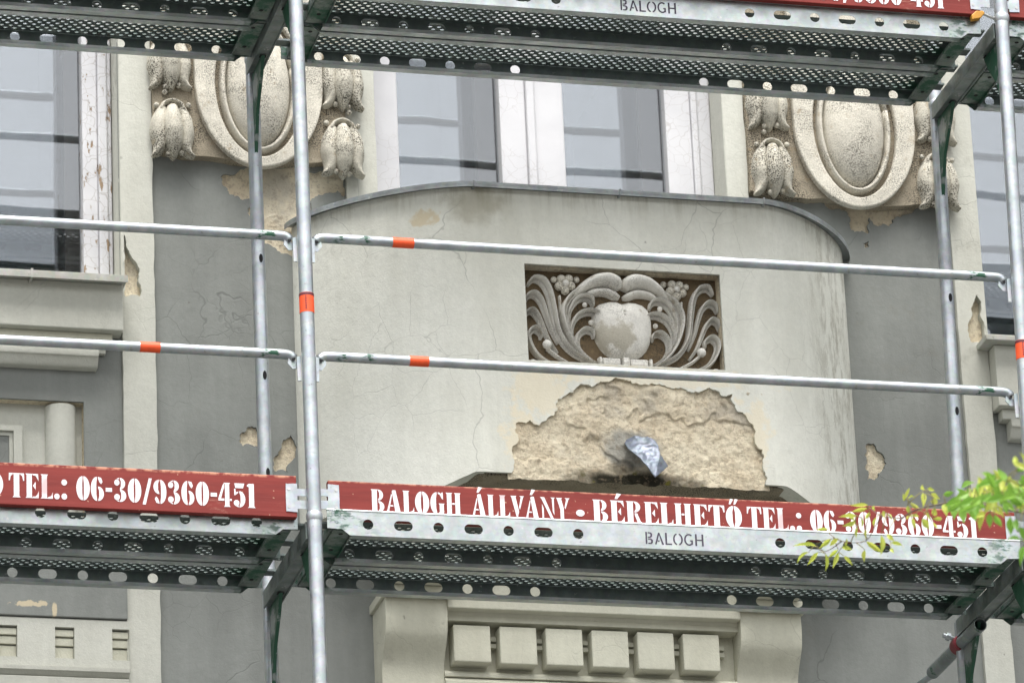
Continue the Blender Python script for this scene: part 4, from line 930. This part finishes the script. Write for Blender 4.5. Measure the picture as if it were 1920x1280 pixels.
# ------------------------------------------------------------------ the tree branch in front
LEAVES = "805 -3253 -1115 762 -3223 -1101 13;811 -3230 -1115 771 -3202 -1117 11;819 -3223 -1123 816 -3187 -1134 11;796 -3326 -1144 810 -3298 -1149 9;764 -3267 -1155 711 -3273 -1162 13;762 -3265 -1169 722 -3266 -1183 13;785 -3140 -1098 804 -3141 -1122 9;812 -2882 -1049 784 -2859 -1044 9;743 -2964 -1128 698 -2959 -1121 13;779 -2866 -1095 712 -2852 -1095 9;773 -3016 -1128 744 -2992 -1149 13;790 -3028 -1131 772 -3004 -1145 13;757 -2864 -1113 737 -2819 -1134 13;813 -2775 -1079 778 -2778 -1118 12;819 -2820 -1098 824 -2791 -1140 12;786 -3032 -1172 768 -3034 -1219 13;798 -3045 -1187 819 -3051 -1216 10;817 -2940 -1130 797 -2900 -1142 11;791 -3052 -1164 816 -3069 -1177 13;797 -3079 -1149 799 -3058 -1170 9;814 -3192 -1196 860 -3191 -1229 15;773 -3436 -1268 769 -3425 -1323 16;819 -3161 -1209 820 -3148 -1240 13;752 -3545 -1305 770 -3549 -1326 13;766 -3531 -1323 799 -3529 -1329 11;754 -3561 -1351 759 -3571 -1368 10;764 -3265 -1183 764 -3255 -1214 7;827 -3133 -1107 827 -3121 -1131 7;778 -3400 -1203 781 -3366 -1218 7;754 -3524 -1232 754 -3526 -1253 9;806 -3400 -1195 809 -3424 -1224 9;811 -3203 -1165 808 -3201 -1192 8;738 -3750 -1281 741 -3776 -1260 12;772 -3643 -1247 766 -3656 -1228 7;774 -3676 -1252 781 -3706 -1260 9;752 -3742 -1288 784 -3720 -1292 11;770 -3675 -1272 775 -3670 -1294 11;734 -3908 -1316 726 -3924 -1306 11;798 -3758 -1254 821 -3753 -1255 11;767 -3810 -1287 760 -3820 -1333 15;754 -3906 -1324 784 -3894 -1333 14;751 -4006 -1364 779 -4012 -1359 16;791 -3827 -1304 798 -3813 -1322 18;784 -3657 -1296 764 -3674 -1313 11;738 -3786 -1348 756 -3766 -1370 12;768 -3694 -1307 796 -3680 -1304 9;792 -3747 -1318 820 -3724 -1329 14;755 -3898 -1390 787 -3878 -1381 10;784 -3814 -1367 809 -3794 -1375 11;743 -3853 -1374 769 -3835 -1396 18;756 -3920 -1366 767 -3888 -1377 14;793 -3901 -1347 792 -3906 -1386 21;736 -4132 -1441 730 -4130 -1480 21;695 -4289 -1504 698 -4289 -1546 21;765 -4026 -1394 750 -4036 -1422 17;497 -4989 -1781 487 -4972 -1824 16;451 -5142 -1842 451 -5137 -1876 16;478 -5101 -1829 503 -5076 -1851 16;499 -4983 -1779 471 -4998 -1798 14;446 -5291 -1905 457 -5252 -1938 19;438 -5341 -1930 437 -5353 -1963 16;424 -5407 -2004 402 -5372 -1998 14;486 -5255 -1962 471 -5261 -2017 16;416 -5427 -1979 426 -5423 -2013 15;596 -4637 -1629 600 -4614 -1649 17;567 -4753 -1661 563 -4727 -1676 16;405 -5456 -1916 367 -5436 -1929 19;722 -4231 -1452 709 -4200 -1486 15;387 -5422 -1868 375 -5433 -1898 14;524 -4927 -1736 558 -4937 -1766 14;419 -5429 -1847 445 -5445 -1835 14;509 -5386 -1897 483 -5344 -1898 18;545 -4823 -1699 502 -4798 -1711 15;434 -5231 -1797 407 -5226 -1776 17;721 -4214 -1456 739 -4229 -1501 18;484 -5063 -1757 535 -5061 -1774 13;418 -5492 -1937 448 -5494 -1913 17;692 -4305 -1460 724 -4320 -1451 20;502 -5374 -1900 524 -5353 -1924 18;597 -4621 -1614 574 -4607 -1628 21;607 -4589 -1581 572 -4578 -1597 21;404 -5421 -1867 417 -5448 -1895 14;430 -5422 -1927 389 -5420 -1901 16;437 -5250 -1806 418 -5211 -1816 16;658 -4419 -1546 662 -4434 -1506 15;472 -5338 -1889 461 -5301 -1898 16;638 -4534 -1584 657 -4496 -1617 20;484 -5459 -1880 458 -5460 -1911 15;458 -5192 -1776 405 -5194 -1796 17;413 -5370 -1853 398 -5363 -1814 19;457 -5161 -1815 436 -5149 -1846 18;486 -5084 -1779 486 -5083 -1820 18;507 -4982 -1759 509 -4954 -1775 17;504 -4967 -1736 472 -4955 -1762 19;463 -5138 -1796 439 -5118 -1813 19;457 -5463 -1908 421 -5449 -1920 16;557 -4766 -1672 554 -4776 -1717 19;438 -5443 -1847 425 -5447 -1887 16;470 -5283 -1852 451 -5283 -1876 14;405 -5349 -1874 431 -5352 -1841 13;438 -5288 -1814 409 -5300 -1796 14;596 -4687 -1593 614 -4673 -1625 18;533 -4876 -1717 531 -4879 -1685 16;607 -4598 -1609 644 -4619 -1630 14;446 -5309 -1826 404 -5292 -1840 16;501 -5316 -1847 528 -5337 -1876 17;469 -5475 -1941 479 -5492 -1986 12;650 -4479 -1549 688 -4480 -1573 21;404 -5316 -1848 376 -5348 -1819 15;525 -5332 -1880 555 -5331 -1915 16;453 -5211 -1796 447 -5225 -1833 16;629 -4546 -1577 647 -4562 -1620 20;713 -4244 -1460 673 -4216 -1474 16;528 -4920 -1684 546 -4932 -1720 17;472 -5294 -1839 502 -5320 -1870 15;379 -5479 -1893 382 -5458 -1919 15;423 -5483 -1906 397 -5510 -1887 19;480 -5416 -1874 508 -5426 -1852 17;480 -5310 -1845 454 -5281 -1854 16;440 -5508 -1874 422 -5487 -1885 19;473 -5326 -1831 436 -5324 -1866 14;439 -5282 -1838 449 -5291 -1867 17;450 -5462 -1842 473 -5509 -1832 17;708 -4264 -1477 664 -4243 -1486 14;505 -5331 -1807 466 -5314 -1820 14;476 -5063 -1788 484 -5094 -1767 14;411 -5454 -1848 414 -5438 -1815 13;400 -5441 -1912 422 -5467 -1940 15;416 -5419 -1879 418 -5437 -1911 18;596 -4654 -1618 563 -4629 -1631 18;535 -4892 -1699 506 -4892 -1731 14;515 -4931 -1705 549 -4934 -1732 18;662 -4431 -1537 629 -4433 -1510 15;487 -5394 -1859 476 -5359 -1867 18;640 -4474 -1530 622 -4472 -1560 14;500 -5411 -1884 534 -5413 -1906 15;574 -4772 -1641 591 -4764 -1669 14;486 -5366 -1867 494 -5360 -1905 16;449 -5325 -1851 465 -5302 -1868 13;548 -4824 -1645 546 -4832 -1691 13;402 -5371 -1901 408 -5370 -1934 13;628 -4573 -1560 641 -4577 -1605 15;539 -4879 -1677 528 -4877 -1647 17;719 -4235 -1476 671 -4235 -1499 19;442 -5262 -1864 455 -5286 -1844 18;419 -5494 -1866 394 -5483 -1846 13;454 -5188 -1838 475 -5180 -1866 15;418 -5486 -1922 406 -5466 -1880 19;427 -5418 -1870 458 -5418 -1877 18;441 -5244 -1788 400 -5240 -1801 15;633 -4522 -1542 634 -4516 -1587 14;504 -4970 -1699 528 -4999 -1722 16;509 -4998 -1703 538 -5017 -1698 17;455 -5195 -1807 436 -5223 -1791 17;474 -5450 -1893 487 -5468 -1918 16;454 -5248 -1826 448 -5216 -1853 20;523 -4955 -1714 545 -4955 -1735 15;615 -4559 -1592 630 -4560 -1618 14;513 -4945 -1691 499 -4958 -1728 13;450 -5398 -1819 431 -5415 -1795 13;393 -5376 -1859 389 -5360 -1896 17;493 -5307 -1836 473 -5264 -1849 20;450 -5399 -1886 418 -5403 -1913 13;680 -4373 -1492 659 -4378 -1526 14;462 -5391 -1867 428 -5410 -1859 15;519 -5289 -1869 545 -5287 -1893 15;469 -5120 -1745 434 -5112 -1772 13;417 -5379 -1839 436 -5342 -1868 18;618 -4576 -1573 619 -4581 -1611 17;463 -5383 -1905 434 -5343 -1906 13;459 -5432 -1868 488 -5438 -1859 17;453 -5241 -1850 474 -5251 -1876 14;444 -5323 -1832 468 -5321 -1856 14;474 -5480 -1929 456 -5490 -1966 13;507 -5313 -1829 487 -5316 -1809 18;479 -5433 -1844 508 -5406 -1867 19;439 -5365 -1887 476 -5374 -1900 17;561 -4774 -1648 601 -4769 -1657 16;401 -5381 -1889 359 -5363 -1900 19;466 -5335 -1860 445 -5314 -1877 17;413 -5471 -1898 434 -5492 -1917 15;556 -5347 -1964 546 -5319 -1988 19;471 -5446 -2043 500 -5416 -2063 19;523 -5525 -1869 498 -5525 -1901 19;521 -5465 -2054 493 -5451 -2072 19;566 -5363 -1988 556 -5327 -2008 19;512 -5503 -1893 517 -5480 -1923 19;548 -5527 -1908 519 -5507 -1917 19;512 -5467 -1923 541 -5482 -1939 19;472 -5517 -1893 466 -5490 -1919 19;556 -5473 -2044 554 -5445 -2071 19;493 -5463 -1856 482 -5441 -1883 19;547 -5361 -1959 560 -5354 -1992 19;610 -5367 -1839 636 -5340 -1862 19;477 -5429 -1965 447 -5421 -1985 19;511 -5298 -1918 484 -5300 -1951 19;477 -5441 -1838 472 -5431 -1872 19;616 -5292 -1970 592 -5295 -2004 19;527 -5373 -1896 532 -5346 -1924 19;601 -5392 -1870 610 -5414 -1910 19;582 -5281 -1988 603 -5291 -2017 19;484 -5336 -1811 485 -5313 -1840 19;532 -5450 -1867 564 -5432 -1886 19;556 -5361 -1942 539 -5353 -1975 19;574 -5401 -1817 578 -5388 -1851 19;595 -5342 -2007 614 -5331 -2036 19;602 -5348 -1935 567 -5350 -1957 19;489 -5377 -1963 455 -5386 -1994 19;543 -5372 -1818 574 -5358 -1838 19;501 -5347 -1809 519 -5372 -1841 19;542 -5433 -1841 523 -5417 -1867 19"
tree = empty('street_tree', (2.3, -4.9, -Z0), 'leafy young branch of a street tree hanging in front of the lower deck', 'tree')
TO = Vector((-2.3, 4.9, Z0))
def twig(name, path, r): return obj(name, MB().tube(catmull(path, 4), resample(r, (len(path)-1)*4+1), 8), 'bark', tree, tuple(TO), smooth=True)
MAIN = [(.778,-3.59,-1.277),(.773,-3.69,-1.295),(.767,-3.804,-1.325),(.761,-3.917,-1.359),(.75,-4.096,-1.416),(.739,-4.248,-1.477),(.723,-4.464,-1.566),(.748,-4.581,-1.622),(.91,-4.627,-1.667),(1.35,-4.72,-1.82),(2.22,-4.88,-2.6)]
twig('branch', MAIN, [.0016,.002,.0022,.0024,.0026,.003,.0034,.004,.006,.012,.035])
for p in ([(.788,-3.308,-1.141),(.785,-3.421,-1.208),(.778,-3.607,-1.282)],[(.8,-2.928,-1.08),(.798,-3.032,-1.139),(.793,-3.243,-1.215),(.789,-3.345,-1.21),(.785,-3.421,-1.208)],[(.769,-2.873,-1.098),(.802,-2.878,-1.113),(.798,-3.032,-1.139)],[(.774,-3.659,-1.243),(.774,-3.679,-1.274),(.773,-3.69,-1.295)],[(.765,-3.825,-1.284),(.766,-3.821,-1.313),(.766,-3.827,-1.332)]):
    twig('twig', p, [.001]*(len(p)-1)+[.0018])
tk = [(2.3, -4.9, -Z0-.05), (2.28, -4.88, -5.5), (2.33, -4.92, -3.8), (2.26, -4.9, -2.6), (2.3, -4.9, -1.2), (2.42, -4.8, .6), (2.5, -4.7, 1.6)]
obj('trunk', MB().tube(catmull(tk, 5), resample([.17, .14, .12, .10, .08, .04, .01], 31), 14), 'bark', tree, tuple(TO), smooth=True)
# leaf stalks: every leaf base is joined to the nearest stalk or twig already grown
nodes = [Vector(p) for p in catmull(MAIN[:10], 6)]
for p in ([(.788,-3.308,-1.141),(.785,-3.421,-1.208),(.778,-3.607,-1.282)],[(.8,-2.928,-1.08),(.798,-3.032,-1.139),(.793,-3.243,-1.215),(.789,-3.345,-1.21)],[(.769,-2.873,-1.098),(.802,-2.878,-1.113)]): nodes += [Vector(q) for q in catmull(p, 5)]
todo = [Vector([int(a)/1000 for a in row.split()[:3]]) for row in LEAVES.split(';')]
stalks = MB()
near = [min(((n-q).length, k) for k, n in enumerate(nodes)) for q in todo]
while todo:
    i = min(range(len(todo)), key=lambda k: near[k][0]); q = todo.pop(i); dd, k = near.pop(i); n0 = nodes[k]
    if dd > .004:
        mid = (n0+q)/2 + Vector((0, 0, .06*dd)); stalks.tube([n0, mid, q], [.0016, .0012, .0008], 5)
    nodes.append(q)
    for j, w_ in enumerate(todo):
        l_ = (w_-q).length
        if l_ < near[j][0]: near[j] = (l_, len(nodes)-1)
st = obj('leaf_stalks', stalks, 'stalk', tree, tuple(TO), smooth=True, kind='stuff')
leaf_me = {}
for mi, (mn, bend) in enumerate((('leaf_y', .10), ('leaf_y', -.14), ('leaf_g', .16), ('leaf_g', -.08))):
    m = MB(); prof = [(0, .02), (.10, .24), (.24, .44), (.40, .50), (.56, .44), (.72, .29), (.87, .11), (1, 0.005)]
    for t, w in prof:
        zc0 = bend*math.sin(t*2.6)
        for s in (-1, 0, 1): m.v.append((s*w, t, zc0 + (.14*w*2 if s else 0)))
    m.f = [(3*i+k, 3*i+k+1, 3*i+k+4, 3*i+k+3) for i in range(len(prof)-1) for k in (0, 1)]
    me = m.mesh('leaf', False); me.materials.append(MAT[mn]); leaf_me[mi] = me
rl = random.Random(11)
for row in LEAVES.split(';'):
    v = [int(a)/1000 for a in row.split()]
    b, t, w = Vector(v[:3]), Vector(v[3:6]), v[6]
    d = t-b; ln = d.length; d.normalize()
    nz = Vector((-.3+rl.uniform(-.6, .6), -.9+rl.uniform(-.3, .3), rl.uniform(-.5, .7))); xa = d.cross(nz).normalized(); za = xa.cross(d).normalized()
    green = v[1] < -3.95
    me = leaf_me[(2 if (green and rl.random() < .8) else 0) + rl.randint(0, 1)]
    o = bpy.data.objects.new('leaf', me); COL.objects.link(o); o.parent = tree
    ma = Matrix(((xa.x*w, d.x*ln, za.x*ln), (xa.y*w, d.y*ln, za.y*ln), (xa.z*w, d.z*ln, za.z*ln))).to_4x4(); ma.translation = b+TO
    o.matrix_local = ma

# ------------------------------------------------------------------ lift everything so that the street is at z = 0
for o in SC.objects:
    if o.parent is None and o.type in ('MESH', 'EMPTY'): o.location.z += Z0
